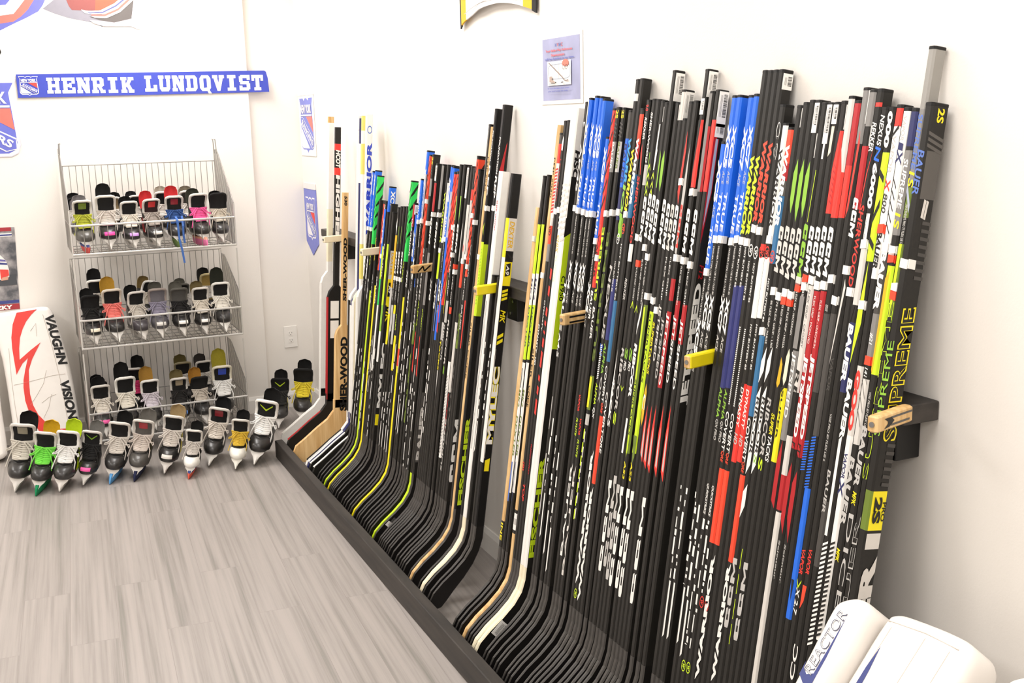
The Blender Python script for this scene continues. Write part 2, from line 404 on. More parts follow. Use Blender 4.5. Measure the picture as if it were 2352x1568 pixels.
def blade_mesh(q, name='blade', par=None, sc=1.0, curve=.012):
    mb = MB(); bl = q.blade if isinstance(q.blade, tuple) else (q.blade, q.blade)
    me_, mf_ = [ink('#3d3a37', .36, 0, 0, .2, 120, name='blade_edge_lit_black') if (c == 'k' and i_ == 0) else ink('#1a1817', .38, 0, 0, .2, 120, name='blade_black', spec=.3) if c == 'k' else ck(c) for i_, c in enumerate(bl)]  # black blades: light caught along the edge is painted as a paler black
    path = [(-.0043, .302), (-.010, .262), (-.022, .222), (-.046, .182), (-.082, .142), (-.122, .105), (-.152, .072), (-.168, .047), (-.176, .036)]
    wd = [q.w, q.w+.0005, .033, .039, .047, .055, .059, .050, .026]; tk = [q.th, q.th-.0005, .0165, .013, .011, .0095, .0085, .008, .0065]; tk = tk[:2]+[min(q.th, x*q.bt) for x in tk[2:]]
    P = np.array(path); rings = []
    for i in range(len(P)):
        d = P[min(i+1, len(P)-1)]-P[max(i-1, 0)]; d = d/np.linalg.norm(d); nrm = np.array([d[1], -d[0]])   # nrm points to the upper/outer edge (-x)
        w, h = wd[i]/2, tk[i]/2; dy = curve*(i/(len(P)-1))**2; c = min(.0035, h*.6)
        R = []
        for a, o in ((-w, -h+c), (-w+c, -h), (w-c, -h), (w, -h+c), (w, h-c), (w-c, h), (-w+c, h), (-w, h-c)):
            R.append((P[i][0]+nrm[0]*a, dy+o, P[i][1]+nrm[1]*a))
        rings.append(R)
    n = 8
    for i in range(len(rings)-1):
        for j in range(n):
            kk = (j+1) % n
            edge = j in (2, 3, 4, 6, 7, 0) if False else j in (2, 3, 4)
            mb.add([rings[i][j], rings[i][kk], rings[i+1][kk], rings[i+1][j]], [(0, 1, 2, 3)], me_ if edge or j in (7,) else mf_)
    mb.add(rings[-1], [tuple(range(8))], me_)
    return mb
def make_stick(q, name='hockey_stick'):
    zt, y = q.zt, q.y
    root = thing(name, q.label, 'hockey stick', (X0+q.dx, y, 0), group=q.group)
    off = np.array([X0+q.dx, y, 0])
    d = np.array([LEAN, 0, 1.0]); d /= np.linalg.norm(d)
    ey = np.array([0, 1.0, 0]); ex = np.cross(ey, d)
    A = lambda z: np.array([X0+q.dx+LEAN*(z-ZB), y, z])-off
    zs = np.linspace(.2, 2.0, 300)
    vv = np.array([PROJ(A(z)+off-ex*q.w/2)[1] for z in zs])
    Z = lambda v: float(np.interp(-v, -vv, zs))
    zb = .302
    zcap = zt-.004 if q.cap else zt
    clampz = lambda z: max(zb, min(zcap, z))
    mb = MB(); H, T, c = q.w/2, q.th/2, .0036
    sec = [(-H, -T+c), (-H+c, -T), (H-c, -T), (H, -T+c), (H, T-c), (H-c, T), (-H+c, T), (-H, T-c)]
    # side j runs from sec[j] to sec[j+1]; 0 = bevel towards viewer, 1 = wide face, 7 = narrow face, 6 = far bevel
    side = {'n': (7, 6, 0), 'w': (1, 2), 'a': range(8)}
    bands = [i for i in q.items if i[0] == 'b']
    cuts = sorted({zb, zcap} | {clampz(Z(v)) for i in bands for v in (i[1], i[2])})
    cols = lambda zm, j: next((i[3] for i in reversed(bands) if Z(i[2]) <= zm <= Z(i[1]) and j in side[i[4]]), q.base)
    for z0, z1 in zip(cuts, cuts[1:]):
        if z1-z0 < 1e-5: continue
        for j in range(8):
            k = (j+1) % 8
            pts = [A(z)+ex*sec[m][0]+ey*sec[m][1] for z, m in ((z0, j), (z0, k), (z1, k), (z1, j))]
            mb.add(pts, [(0, 1, 2, 3)], ck(cols((z0+z1)/2, j)))
    for z in (zb, zcap):
        mb.poly([A(z)+ex*a+ey*o for a, o in sec], ck(q.base))
    lay = [0]
    def fp(f, z, tt, o=None):
        o = .00022+.00004*lay[0] if o is None else o
        if f == 'n': return tuple(A(z)+ex*(-H-o)+ey*(-tt*(T-.0012)))
        return tuple(A(z)+ey*(-T-o)+ex*(tt*(H-.0012)))
    for i in q.items:
        if i[0] == 'p':
            zz = [clampz(Z(v)) for v, _ in i[3]]
            if max(zz)-min(zz) < 1e-4: continue
            mb.poly([fp(i[2], z, tt) for z, (_, tt) in zip(zz, i[3])], ck(i[1])); lay[0] += 1
        elif i[0] == 't':
            _, v0, v1, tx, cc, f, dr, h, sh, bo, lat = i
            z0, z1 = Z(v0), Z(v1)
            if z1 < zb or z0 > zcap+.02: continue
            fw = 2*(T-.0012) if f == 'n' else 2*(H-.0012)
            up = (-ey if f == 'n' else ex)
            if dr == 'd': O, dd, L = np.array(fp(f, z0, lat)), -d, z0-z1
            else: O, dd, L, up = np.array(fp(f, z1, lat)), d, z0-z1, -up
            text3(mb, tx, O, dd, up, L, fw*h, ck(cc), sh, bo); lay[0] += 1
        elif i[0] == 'r':
            _, v, cc, f, r = i; z = Z(v); N = 18; r *= .0075
            for a in range(N):
                t0, t1 = 2*PI*a/N, 2*PI*(a+1)/N
                clampt = lambda x: max(-1, min(1, x))
                wd_ = T if f == 'n' else H
                mb.poly([fp(f, z+math.sin(tt)*rr*1.5, clampt(math.cos(tt)*rr/wd_)) for tt, rr in ((t0, r), (t1, r), (t1, r*.8), (t0, r*.8))], ck(cc))
            lay[0] += 1
            text3(mb, 'W', np.array(fp(f, z+.006, 0)), -d, (-ey if f == 'n' else ex), .012, .009, ck(cc), .2, .04); lay[0] += 1
    mb.build('shaft', root)
    bm_ = blade_mesh(q, curve=.011); bm_.build('blade', root)
    if q.tag_:
        # paper tag stuck across the blade, near its middle
        cb = MB(); P0 = []
        for o in (-.0062*max(1, q.bt)-.0002, -.0062*max(1, q.bt)-.0012):
            for a, w_ in ((.0, -.020), (.0, .020), (.050, .020), (.050, -.020)): P0.append((-.088-a*.74+w_*.67*-1, .0062+o, .136-a*.67+w_*.74))
        cb.add(P0, [(3,2,1,0),(4,5,6,7),(0,1,5,4),(1,2,6,5),(2,3,7,6),(3,0,4,7)], ck('w'))
        fl = Flat(cb, P0[4], (-.74, 0, -.67), (-.67, 0, .74), (0, -1, 0), .0002)
        for i in range(9): fl.rect(.006+i*.004, .004, .006+i*.004+(.001 if i % 2 else .002), .018, ck('k'))
        for i in range(3): fl.rect(.006, .023+i*.004, .044, .0245+i*.004, ck('c'))
        cb.build('paper_tag', root, False)
    if q.cap:
        cb = MB(); g = .0004
        rg = lambda z, e: [tuple(A(z)+ex*a*(1+e/H)+ey*o*(1+e/T)) for a, o in sec]
        cb.loft([rg(zcap-.002, g), rg(zt-.0012, g), rg(zt, -.001)], ck('K')); cb.build('end_cap', root)
    for i in q.items:
        if i[0] == 's':
            z = Z(i[1]); cb = MB(); hh = .0085; o0, o1 = -.001, .0011
            tl = random.uniform(-.0012, .0012)
            for f in ('n', 'w'):
                w_ = 1.0 if f == 'n' else .2
                P0 = [fp(f, z+sg*hh+tl*tt, tt if f == 'n' else (-1.0 if tt < 0 else -.15), o) for o in (o0, o1) for sg, tt in ((-1, -1), (-1, 1), (1, 1), (1, -1))]
                cb.add(P0, [(3,2,1,0),(4,5,6,7),(0,1,5,4),(1,2,6,5),(2,3,7,6),(3,0,4,7)], ck(i[2]))
            cb.build('price_sticker', root, False)
        elif i[0] == 'l':
            z0, z1 = Z(i[1]), Z(i[2]); f = i[3]; cb = MB()
            P0 = [fp(f, z, tt, o) for o in (-.0005, .0009) for z, tt in ((z1, -.92), (z1, .92), (z0, .92), (z0, -.92))]
            cb.add(P0, [(3,2,1,0),(4,5,6,7),(0,1,5,4),(1,2,6,5),(2,3,7,6),(3,0,4,7)], ck('w'))
            r = random.Random(int(i[1]*10)); zz = z0-.006; end = z0-(z0-z1)*.72
            while zz > end:
                hh = r.choice([.0006, .001, .0016]); cb.poly([fp(f, a, tt, .0012) for a, tt in ((zz, 0), (zz, .75), (zz-hh, .75), (zz-hh, 0))], ck('k')); zz -= hh+r.choice([.0007, .0012])
            for k_ in range(3): cb.poly([fp(f, a, tt, .0012) for a, tt in ((z0-.008, -.6+k_*.15), (z0-.008, -.55+k_*.15), (end, -.55+k_*.15), (end, -.6+k_*.15))], ck('c'))
            cb.build('barcode_label', root, False)
    return root
# ------------------------------------------------ near bundle, far end to near end
NEAR = [
 S(1243, 477, 'plain pale wooden stick at the far end of the near bundle', [b(1195, 1600, 'k'), t(1200, 1240, 'INE', 'y', h=.8, sh=0), s(548, 'z')], base='d', cap=0, th=.020, gap=.003),
 S(1259, 404, 'black stick with thin lime bands right of the plain wooden one', [b(515, 628, 'g', 'n'), b(628, 700, 'w', 'n'), b(700, 825, 'g', 'n'), t(640, 690, 'MK2', 'n', h=.6), t(705, 800, 'DEXTER', 'n', h=.5), b(832, 1230, 'w', 'n'), p('k', 'n', [(845, -.3), (845, .3), (890, .3), (890, -.3)]), t(895, 935, 'MK2', 'i', h=.8), t(955, 1050, 'DEXTER', 'i', h=.8), p('l', 'n', [(1060, -.6), (1060, .6), (1150, .6), (1150, -.6)]), b(1130, 1600, 'k', 'n')], th=.0158),
 S(1268, 402, 'second black stick with lime bands beside the blond wooden one', [b(515, 628, 'g', 'n'), b(628, 700, 'w', 'n'), b(700, 825, 'g', 'n'), t(640, 690, 'MK2', 'n', h=.6), t(705, 800, 'DEXTER', 'n', h=.5), b(832, 1230, 'w', 'n'), t(895, 935, 'MK2', 'i', h=.8), t(955, 1050, 'DEXTER', 'i', h=.8), p('n', 'n', [(1060, -.2), (1060, .2), (1150, .2), (1150, -.2)]), b(1130, 1600, 'k', 'n')], th=.0158),
 S(1297, 288, 'blond wooden stick lettered in black, white and black bands near its heel', [t(362, 455, 'PMP 5030', 'K', h=.5, sh=0), t(800, 870, 'SILER', 'K', h=.6, sh=0), t(885, 935, 'CODE', 'K', h=.7, sh=0), b(1170, 1178, 'k'), b(1178, 1190, 'w'), b(1190, 1204, 's'), b(1204, 1216, 'w'), b(1216, 1224, 'k'), s(632)], base='d', cap=0, blade='d', th=.019, bt=1.9),
 S(1300, 306, 'stick with a red and white upper shaft and a ringed orange emblem', [b(306, 330, 'x'), b(330, 375, 'r', 'n'), b(375, 500, 'w', 'n')] + dsh(385, 490, 14, 'r', 'n', .6, -1, 1, 3) + [b(500, 518, 'z'), b(518, 560, 'o', 'n'), ring(530, 'K'), b(560, 600, 'c', 'n'), t(745, 810, 'DYNASTY', 'w', h=.6), t(820, 838, 'HD', 'w', h=.6), t(1060, 1080, '(B)', 'r', h=.8)]),
 S(1307, 278, 'black stick with a white bird-like mark and faint red lettering', [p('w', 'n', [(312, .2), (330, -.6), (345, -.3), (346, .7), (320, .8)]), t(365, 465, 'LOW KICK', 'R', h=.4), s(485), t(690, 760, 'DYNASTY', 'w', h=.4), t(1110, 1150, 'TOP', 'r', h=.9)]),
 S(1315, 277, 'black stick with big broken red letters just left of the white sticks', [s(482), ] + [p('r', 'n', [(a, -.7), (a+4, .7), (a+l, .7), (a+l-4, -.7)]) for a, l in ((615, 28), (655, 26), (705, 22), (735, 14), (758, 10), (775, 24), (805, 40), (860, 16), (885, 22), (915, 38))] + [t(1020, 1090, 'RIPCORD', 'R', h=.5)]),
 S(1326, 250, 'first of two white sticks, plain with faint gold print', [t(540, 580, 'CHIX', 'm', h=.7), t(585, 650, 'SUPER', 'e', h=.6)] + dsh(420, 530, 9, 'z', 'n', .4, -1, 1, 4), base='w', blade=('e', 'k'), cap=0, th=.021, bt=2.2),
 S(1338, 249, 'second white stick with a lime panel and big lime letters on black', [b(405, 1700, 'k', 'w'), b(515, 800, 'g', 'w'), p('k', 'w', [(500, -1), (545, -1), (530, 1), (500, 1)]), t(345, 480, 'FISCHER', 'k', 'w', 'd', .6, .25, .05), t(632, 690, 'CT950', 'k', 'w', 'd', .5, 0), t(1042, 1278, 'FISCHER', 'g', 'w', 'u', .72, -.1, .05)] + dsh(420, 560, 10, 'z', 'n', .4, -1, 1, 4), base='w', blade=('e', 'k'), cap=0, gap=.036, th=.021, bt=2.2, tag_=1),
 S(1353, 235, 'thin black stick with white lettering left of the first blue sticks', [p('w', 'n', [(280, -.5), (280, .8), (292, .2)]), t(330, 440, 'AK45', 'w', h=.7), s(478), t(640, 760, 'TRUE', 'w', h=.9), t(765, 820, 'A4.5', 'w', h=.8), p('s', 'n', [(910, -.2), (910, .3), (985, .2), (985, -.2)]), p('s', 'n', [(1040, -.2), (1040, .6), (1180, .5), (1180, -.2)])]),
 S(1362, 226, 'blue-gripped stick, leftmost of five beside the flyer', [xc(226, 478, '4', 1, 598, 1, 960), b(226, 478, 'q', 'n') if False else p('z', 'n', [(226, -1), (226, -.3), (470, -.3), (470, -1)])]),
 S(1380, 221, 'blue-gripped stick, second of five beside the flyer', [xc(221, 482, '7', 1, 598, 1, 1000)]),
 S(1393, 222, 'blue-gripped stick, third of five beside the flyer', [xc(222, 486, '5', 1, 605, 1, 1040)]),
 S(1404, 227, 'blue-gripped stick, fourth of five beside the flyer', [xc(227, 486, '5', 1, 605, 1)]),
 S(1407, 315, 'shorter blue-gripped stick, last of five, with a black cap lower than the rest', [xc(315, 548, '5', 1.05, 648, 1)]),
 S(1419, 250, 'stick with a red and black swirled upper shaft beside the blue ones', [b(250, 660, 'r'), camo(255, 480, 'k', 6), t(535, 640, 'VAPOR', 'k', h=.5), s(592), t(668, 735, 'BAUER', 'w', h=.8), t(905, 945, 'VAPOR', 'r', h=.7), t(960, 1000, 'FLYLITE', 'g', h=.6), t(1060, 1275, 'BAUER', 'w', 'n', 'u', .8, -.1)]),
 S(1430, 247, 'black-topped stick with yellow numeral and grey panel, first of a pair', [t(252, 272, '2S', 'y', h=.85, sh=0), b(325, 395, 'c', 'n')] + dsh(285, 322, 4, 'x', 'n', .4, -1, 1, -5) + [t(326, 390, 'BAUER', 'w', h=.7), s(490), t(520, 690, 'SUPREME', 'g', 'n', 'u', .9, -.1), t(705, 780, 'BAUER', 'w', h=.8), t(960, 1000, 'VAPOR', 'r', h=.7), t(1010, 1050, 'FLYLITE', 'g', h=.6), t(1065, 1320, 'BAUER', 'z', 'n', 'u', .75, -.1)]),
 S(1443, 248, 'black-topped stick with yellow numeral, second of a pair', [t(252, 272, '2S', 'y', h=.85, sh=0), b(325, 395, 's', 'n')] + dsh(285, 322, 4, 'x', 'n', .4, -1, 1, -5) + [t(326, 390, 'BAUER', 'i', h=.7), s(488), t(530, 830, 'SUPREME', 'i', 'n', 'u', .9, -.1), b(862, 940, 'i', 'n'), p('y', 'n', [(865, -.8), (865, .6), (935, .6), (935, -.8)]), b(950, 975, 's', 'n')] + dsh(985, 1200, 7, 'g', 'n', .75, -.7, .0) + dsh(990, 1200, 6, 'z', 'n', .7, .1, .7)),
 S(1458, 254, 'stick with a bright blue upper band and navy shaft', [b(254, 318, 'x'), b(318, 430, 'B'), t(330, 425, 'BAUER', 'n', h=.85), b(430, 505, 'n'), s(487), t(610, 780, 'NEXUS', 's', 'n', 'd', .9), t(790, 815, '2N', 'B', h=.9), b(818, 870, 'K')] + dsh(790, 870, 16, 'w', 'n', .55, -.7, .5, 3) + [t(880, 930, 'ALPHA', 'g', h=.7), t(935, 960, 'QX', 'w', h=.8), t(1080, 1400, 'WARRIOR', 'w', 'n', 'u', .9, -.25, .06)]),
 S(1475, 183, 'tall black stick with a teal-to-green wordmark and white tape ring', [b(215, 232, 'w'), t(315, 425, 'WARR', 't', 'n', 'd', .95, .35, .04), t(425, 530, 'IOR', 'f', 'n', 'd', .95, .35, .04), b(500, 545, 'f', 'n'), ring(548, 'w'), t(600, 670, 'HOT BUTTERY 85', 'w', h=.35), b(640, 780, 'u', 'n'), t(790, 860, 'ALPHA', 'f', h=.8), t(865, 925, 'QX', 's', h=.8), t(1030, 1340, 'WARRIOR', 'w', 'n', 'u', .9, -.25, .06), ring(1362, 'g')], gap=.001),
 S(1486, 181, 'tall black stick with a yellow wordmark, second of the tall pair', [t(340, 500, 'WARRIOR', 'y', 'n', 'd', .95, .35, .04), s(492), ring(525, 'o'), t(560, 690, 'HOT BUTTERY 85', 'w', h=.35), b(690, 830, 'v', 'n'), t(840, 925, 'COVERT', 'w', h=.7), t(925, 948, 'QRE', 'o', h=.8), b(955, 1110, 'o', 'n'), t(1115, 1380, 'WARRIOR', 'w', 'n', 'u', .9, -.25, .06)]),
 S(1484, 249, 'stick whose upper shaft fades from orange to blue under a white wordmark', [b(249, 262, 'k'), b(262, 330, 'o', 'n'), b(330, 365, 'R', 'n'), b(365, 400, 'h', 'n'), b(400, 500, 'v', 'n'), t(315, 475, 'WARRIOR', 'w', 'n', 'd', .95, .35, .05), b(400, 500, 'v', 'w'), t(900, 1000, 'COVERT', 'w', h=.7), t(1000, 1040, 'QRE', 'w', h=.8)]),
 S(1500, 230, 'black stick with a red ringed numeral at the top and white lettering', [t(240, 255, '9.0', 'r', h=.8, sh=0), t(270, 322, 'REKKER', 'w', h=.7), p('r', 'n', [(330, -.2), (350, -.6), (400, .6), (402, .9), (360, .4)]), t(405, 560, 'SHERWOOD', 'r', 'n', 'd', .8), b(560, 600, 'w', 'n'), t(640, 690, 'REKKER', 's', h=.7), p('w', 'n', [(800, .2), (900, -.8), (960, -.8), (960, -.2), (900, .1)]), t(870, 980, 'TACKS', 'w', h=.8)]),
 S(1513, 228, 'black stick lettered in white from top to grip beside the red-numbered one', [t(258, 375, 'SHER-WOOD', 'w', h=.6), b(378, 425, 's', 'n'), s(545), t(800, 945, 'RIBCOR', 's', h=.9), t(946, 975, 'S', 'g', h=.9)]),
 S(1522, 229, 'black stick with lime chevrons under its plain top, leftmost of three', [p('f', 'n', [(350, -.9), (350, -.6), (440, -.6), (440, -.9)])] + [p('g', 'n', [(a, .1), (a+14, .9), (a+18, .9), (a+7, .1), (a+18, -.9), (a+14, -.9)]) for a in (375, 395, 415, 433)] + [ccm(452, 555), s(605, 'o'), flex(612, 690, '75 FLEX GRIP - CROSBY'), p('g', 'n', [(690, 0), (705, -.9), (709, -.9), (697, 0), (709, .9), (705, .9)]), t(800, 825, 'S', 'f', h=.9), t(830, 850, 'PRO', 'w', h=.8), p('g', 'n', [(895, 0), (885, -.9), (889, -.9), (899, 0), (889, .9), (885, .9)]), ccmlow(1100, 1310)]),
 S(1534, 232, 'black stick with a torn white label and lime chevrons, middle of three', [lab(245, 280), p('w', 'n', [(285, .2), (285, .8), (340, .6), (345, .9), (390, .3), (390, -.3), (340, -.2)])] + [p('g', 'n', [(a, .1), (a+14, .9), (a+18, .9), (a+7, .1), (a+18, -.9), (a+14, -.9)]) for a in (395, 415, 433)] + [ccm(445, 545), s(568), flex(595, 690, '85 FLEX GRIP - OVECHKIN'), p('g', 'n', [(700, 0), (715, -.9), (719, -.9), (707, 0), (719, .9), (715, .9)]), t(800, 830, 'S', 'f', h=.9), t(832, 852, 'PRO', 'w', h=.8), ccmlow(1090, 1300, 's')]),
 S(1546, 236, 'black stick with a pale green edge stripe, last of three before the tall labelled one', [p('f', 'n', [(345, .2), (360, .9), (430, .7), (432, .2)]), ccm(448, 552), s(590), flex(600, 700, '75 FLEX GRIP - CROSBY'), p('w', 'n', [(690, .9), (745, -.7), (770, -.7), (720, .9)]), t(790, 915, 'RIBCOR', 'w', h=.95, bold=.05), b(780, 920, 'k', 'w'), p('w', 'n', [(960, .8), (960, -.3), (1040, -.8), (1040, .3)]), ccmlow(1110, 1330, 's')]),
 S(1554, 163, 'tall black stick with a white barcode label high above its neighbours', [lab(167, 232), dia(345, 440, 'f'), ccm(458, 560), s(680), b(700, 1040, 'i', 'n'), p('g', 'n', [(705, -.5), (705, .5), (1030, .5), (1050, -.2)]), t(870, 1000, 'SUPERTACKS', 'k', h=.5), t(1060, 1100, 'AS3', 'y', h=.6), ccmlow(1115, 1345)]),
 S(1567, 236, 'black stick with part of a white label, just right of the tall labelled one', [lab(240, 276), ccm(458, 560), s(690), b(715, 1040, 'g', 'n'), p('i', 'n', [(1000, -1), (1000, 1), (1048, 1), (1065, 0)]), t(720, 880, 'SUPERTACKS', 'k', h=.5), t(1062, 1105, 'AS3', 'y', h=.6), ccmlow(1120, 1350, 'w')]),
 S(1582, 207, 'grey-topped stick wrapped in a wide white barcode label', [lab(210, 276), b(207, 276, 'z', 'n'), ccm(468, 572), s(712), t(740, 860, 'SUPERTACKS', 'y', h=.6), p('m', 'n', [(880, .2), (900, .9), (960, .8), (980, 0), (940, -.8), (900, -.5)]), t(905, 940, 'C', 'w', h=.8), ccmlow(1125, 1370)]),
 S(1584, 273, 'shorter plain black stick in front of the wide white label', [ccm(470, 575, 'z'), flex(590, 690, 'FLEX GRIP'), t(700, 830, 'JETSPEED', 'z', h=.85), p('r', 'n', [(930, 0), (980, -.9), (1040, -.9), (1060, .9), (1000, .6)]), p('s', 'n', [(960, 0), (1000, -.5), (1045, -.5), (1050, .4)])]),
 S(1597, 234, 'black stick with a red and grey lower grip and white tag', [p('r', 'n', [(300, .4), (440, -.9), (470, .2), (340, .9)]), s(417), ccm(472, 575), flex(590, 680, 'FLEX GRIP'), t(730, 870, 'JETSPEED', 's', h=.85), p('r', 'n', [(930, 0), (990, -.9), (1060, -.9), (1075, .9), (1000, .6)]), p('s', 'n', [(970, 0), (1010, -.5), (1055, -.5), (1060, .4)])]),
 S(1609, 232, 'glossy black stick fading to silver below, between red-edged sticks', [p('s', 'n', [(330, .3), (430, -.6), (580, -.7), (585, .4), (440, .9)]), t(470, 570, 'CCM', 'r', h=.6), s(592), b(640, 690, 'R', 'n'), t(720, 885, 'JETSPEED', 'w', h=.9), b(715, 890, 'R', 'n'), p('r', 'n', [(930, 0), (990, -.9), (1070, -.9), (1085, .9), (1000, .6)]), p('s', 'n', [(980, 0), (1010, -.5), (1065, -.5), (1070, .4)]), ccmlow(1140, 1385)]),
 S(1636, 160, 'tall stick with two white barcode labels and a red wedge below them', [lab(163, 222), lab(226, 263, 'n'), b(275, 430, 'r', 'n'), p('k', 'n', [(275, -1), (275, .4), (430, -1)]), s(441), ccm(480, 580), s(598), flex(612, 700, 'FLEX GRIP - OVECHKIN'), t(725, 880, 'JETSPEED', 'w', h=.9), b(690, 780, 'R', 'n'), p('r', 'n', [(930, 0), (990, -.9), (1075, -.9), (1095, .9), (1000, .6)]), p('s', 'n', [(980, 0), (1020, -.5), (1070, -.5), (1075, .4)])]),
 S(1647, 210, 'slim stick with a narrow red stripe and clear top beside the barcoded one', [b(290, 440, 'R', 'n'), p('c', 'n', [(210, -1), (210, .5), (440, .5), (440, -1)]), ccm(482, 585), s(608), flex(615, 705, 'FLEX GRIP'), t(735, 895, 'JETSPEED', 'w', h=.9), b(700, 790, 'R', 'n'), p('r', 'n', [(930, 0), (1000, -.9), (1085, -.9), (1105, .9), (1000, .6)]), p('s', 'n', [(980, 0), (1020, -.5), (1078, -.5), (1085, .4)])]),
 S(1660, 207, 'stick with a large white barcode label over red and pale blue panels', [lab(209, 290), lab(283, 314), b(315, 520, 'K', 'w'), p('R', 'w', [(275, -1), (275, -.2), (540, -.9), (560, -1)]), p('q', 'w', [(318, -.55), (318, -.05), (440, -.1), (525, -.85)]), p('R', 'w', [(318, -.05), (318, .1), (440, .05), (560, -.9), (525, -.85), (440, -.1)]), b(275, 440, 'r', 'n'), t(608, 640, 'FT2', 'R', 'w', 'd', .45), b(450, 1700, 'k', 'w'), t(645, 930, 'JETSPEED', 'w', 'w', 'u', .9, -.25, .05)], gap=.018),
 S(1676, 326, 'short blue-gripped stick standing lower than the four blue ones beside it', [xc(326, 618, '5', 1.25, 730, 1)]),
 S(1703, 220, 'blue-gripped stick, leftmost of four in the middle of the near bundle', [xc(220, 543, '5', 1.28, 672, 1, 1115)]),
 S(1713, 219, 'blue-gripped stick, second of four in the middle of the near bundle', [xc(219, 543, '5', 1.28, 676, 1, 1120)]),
 S(1727, 220, 'blue-gripped stick, third of four in the middle of the near bundle', [xc(220, 548, '7', 1.28, 680, 1, 1130)]),
 S(1744, 217, 'blue-gripped stick, last of four, touching the tall black ones', [xc(217, 543, '7', 1.28, 684, 1, 1160)]),
 S(1763, 163, 'tall black stick with a lime wordmark, left of the lime pair', [t(355, 545, 'WARRIOR', 'g', 'n', 'd', .95, .35, .05), s(553), t(565, 660, 'HOT BUTTERY 85', 'w', h=.35, sh=0), b(655, 890, 'u', 'n'), t(890, 960, 'ALPHA', 'f', h=.7), t(962, 1010, 'QX PRO', 's', h=.7), t(1110, 1180, 'QUICKSTRIKE', 'w', h=.6)] + rdash(5, 1190, 1480) + [ring(1528, 'g')]),
 S(1776, 163, 'tall black stick with a lime wordmark, right of the lime pair', [t(355, 545, 'WARRIOR', 'g', 'n', 'd', .95, .35, .05), s(556), t(568, 660, 'HOT BUTTERY 85', 'w', h=.35, sh=0), b(655, 890, 'u', 'n'), t(895, 965, 'ALPHA', 'f', h=.7), t(967, 1015, 'QX PRO', 's', h=.7), t(1115, 1185, 'QUICKSTRIKE', 'w', h=.6)] + rdash(6, 1195, 1490) + [ring(1533, 'g')]),
 S(1789, 162, 'tall black stick with an orange wordmark and white ringed emblem', [t(320, 515, 'WARRIOR', 'o', 'n', 'd', .95, .35, .05), s(525), ring(575, 'w'), t(600, 690, 'HOT BUTTERY 85', 'w', h=.35, sh=0)] + dsh(750, 930, 40, 'w', 'n', .6, -.3, .3) + [t(945, 1035, 'COVERT', 'w', h=.75), t(1035, 1060, 'QRE', 'o', h=.7), b(1075, 1245, 'o', 'n'), ] + rdash(7, 1260, 1370) + [ring(1382, 'r')]),
 S(1806, 161, 'tallest black stick of four, white sticker near the top and orange wordmark', [lab(168, 205), t(325, 520, 'WARRIOR', 'o', 'n', 'd', .95, .35, .05), s(530), ring(580, 'w'), t(605, 695, 'HOT BUTTERY 85', 'w', h=.35, sh=0)] + dsh(755, 935, 40, 'w', 'n', .6, -.3, .3) + [t(950, 1040, 'COVERT', 'w', h=.75), t(1040, 1065, 'QRE', 'o', h=.7), b(1080, 1250, 'o', 'n'), t(280, 330, '0', 'w', 'w', 'd', .8, 0, 0), ring(1390, 'r'), t(1270, 1560, 'WARRIOR', 'w', 'n', 'u', .9, -.25, .06)]),
 S(1822, 240, 'black stick with white outlined numerals behind the white wordmark sticks', [t(280, 370, '09', 'w', 'n', 'd', .8, 0, 0), t(282, 372, '09', 'k', 'n', 'd', .6, 0, 0), b(560, 575, 'r', 'n'), ring(578, 'r'), b(590, 730, 'w', 'n'), t(745, 850, 'HOT BUTTERY 85', 'w', h=.35), b(880, 1060, 'r', 'n'), p('k', 'n', [(880, -1), (880, .6), (960, -1)]), t(890, 980, 'DYNASTY', 'w', h=.7), t(995, 1020, 'HD', 's', h=.8)]),
 S(1827, 283, 'stick with a white upper shaft and white wordmark under a clear wrap', [b(283, 545, 'w', 'n'), t(340, 525, 'WARRIOR', 'k', 'n', 'd', .7, .35, .03), s(550), ring(580, 'r'), b(590, 730, 'w', 'n'), t(745, 850, 'HOT BUTTERY 85', 'w', h=.35), b(885, 1060, 'r', 'n'), t(895, 985, 'DYNASTY', 'w', h=.7), t(1000, 1025, 'HD', 's', h=.8)]),
 S(1838, 293, 'stick fading from orange-red to blue under a white wordmark', [b(293, 375, 'o'), b(375, 415, 'R'), b(415, 450, 'h'), b(450, 605, 'v'), t(330, 525, 'WARRIOR', 'w', 'n', 'd', .95, .35, .05), ring(590, 'o'), t(640, 740, 'HOT BUTTERY 85', 'w', h=.35), s(760), b(770, 955, 'v', 'n'), t(960, 1060, 'COVERT', 'w', h=.75), t(1060, 1085, 'QRE', 'o', h=.7), b(1090, 1290, 'o', 'n'), t(1290, 1565, 'WARRIOR', 'w', 'n', 'u', .9, -.25, .06)]),
 S(1849, 243, 'black stick with a narrow white barcode label left of the green diamonds', [lab(248, 292), t(520, 625, 'CCM', 'z', h=.9), s(668), flex(690, 790, '85 FLEX GRIP - PARISE'), p('w', 'n', [(795, .8), (830, -.8), (880, -.8), (850, .8)]), p('w', 'n', [(885, .7), (910, -.8), (1090, -.9), (1065, .7)]), t(912, 1045, 'RIBCOR', 'k', h=.7), p('w', 'n', [(1110, .8), (1130, -.8), (1190, -.8), (1160, .8)]), t(1280, 1440, 'CCM', 's', 'n', 'u', .95, -.15, .1)]),
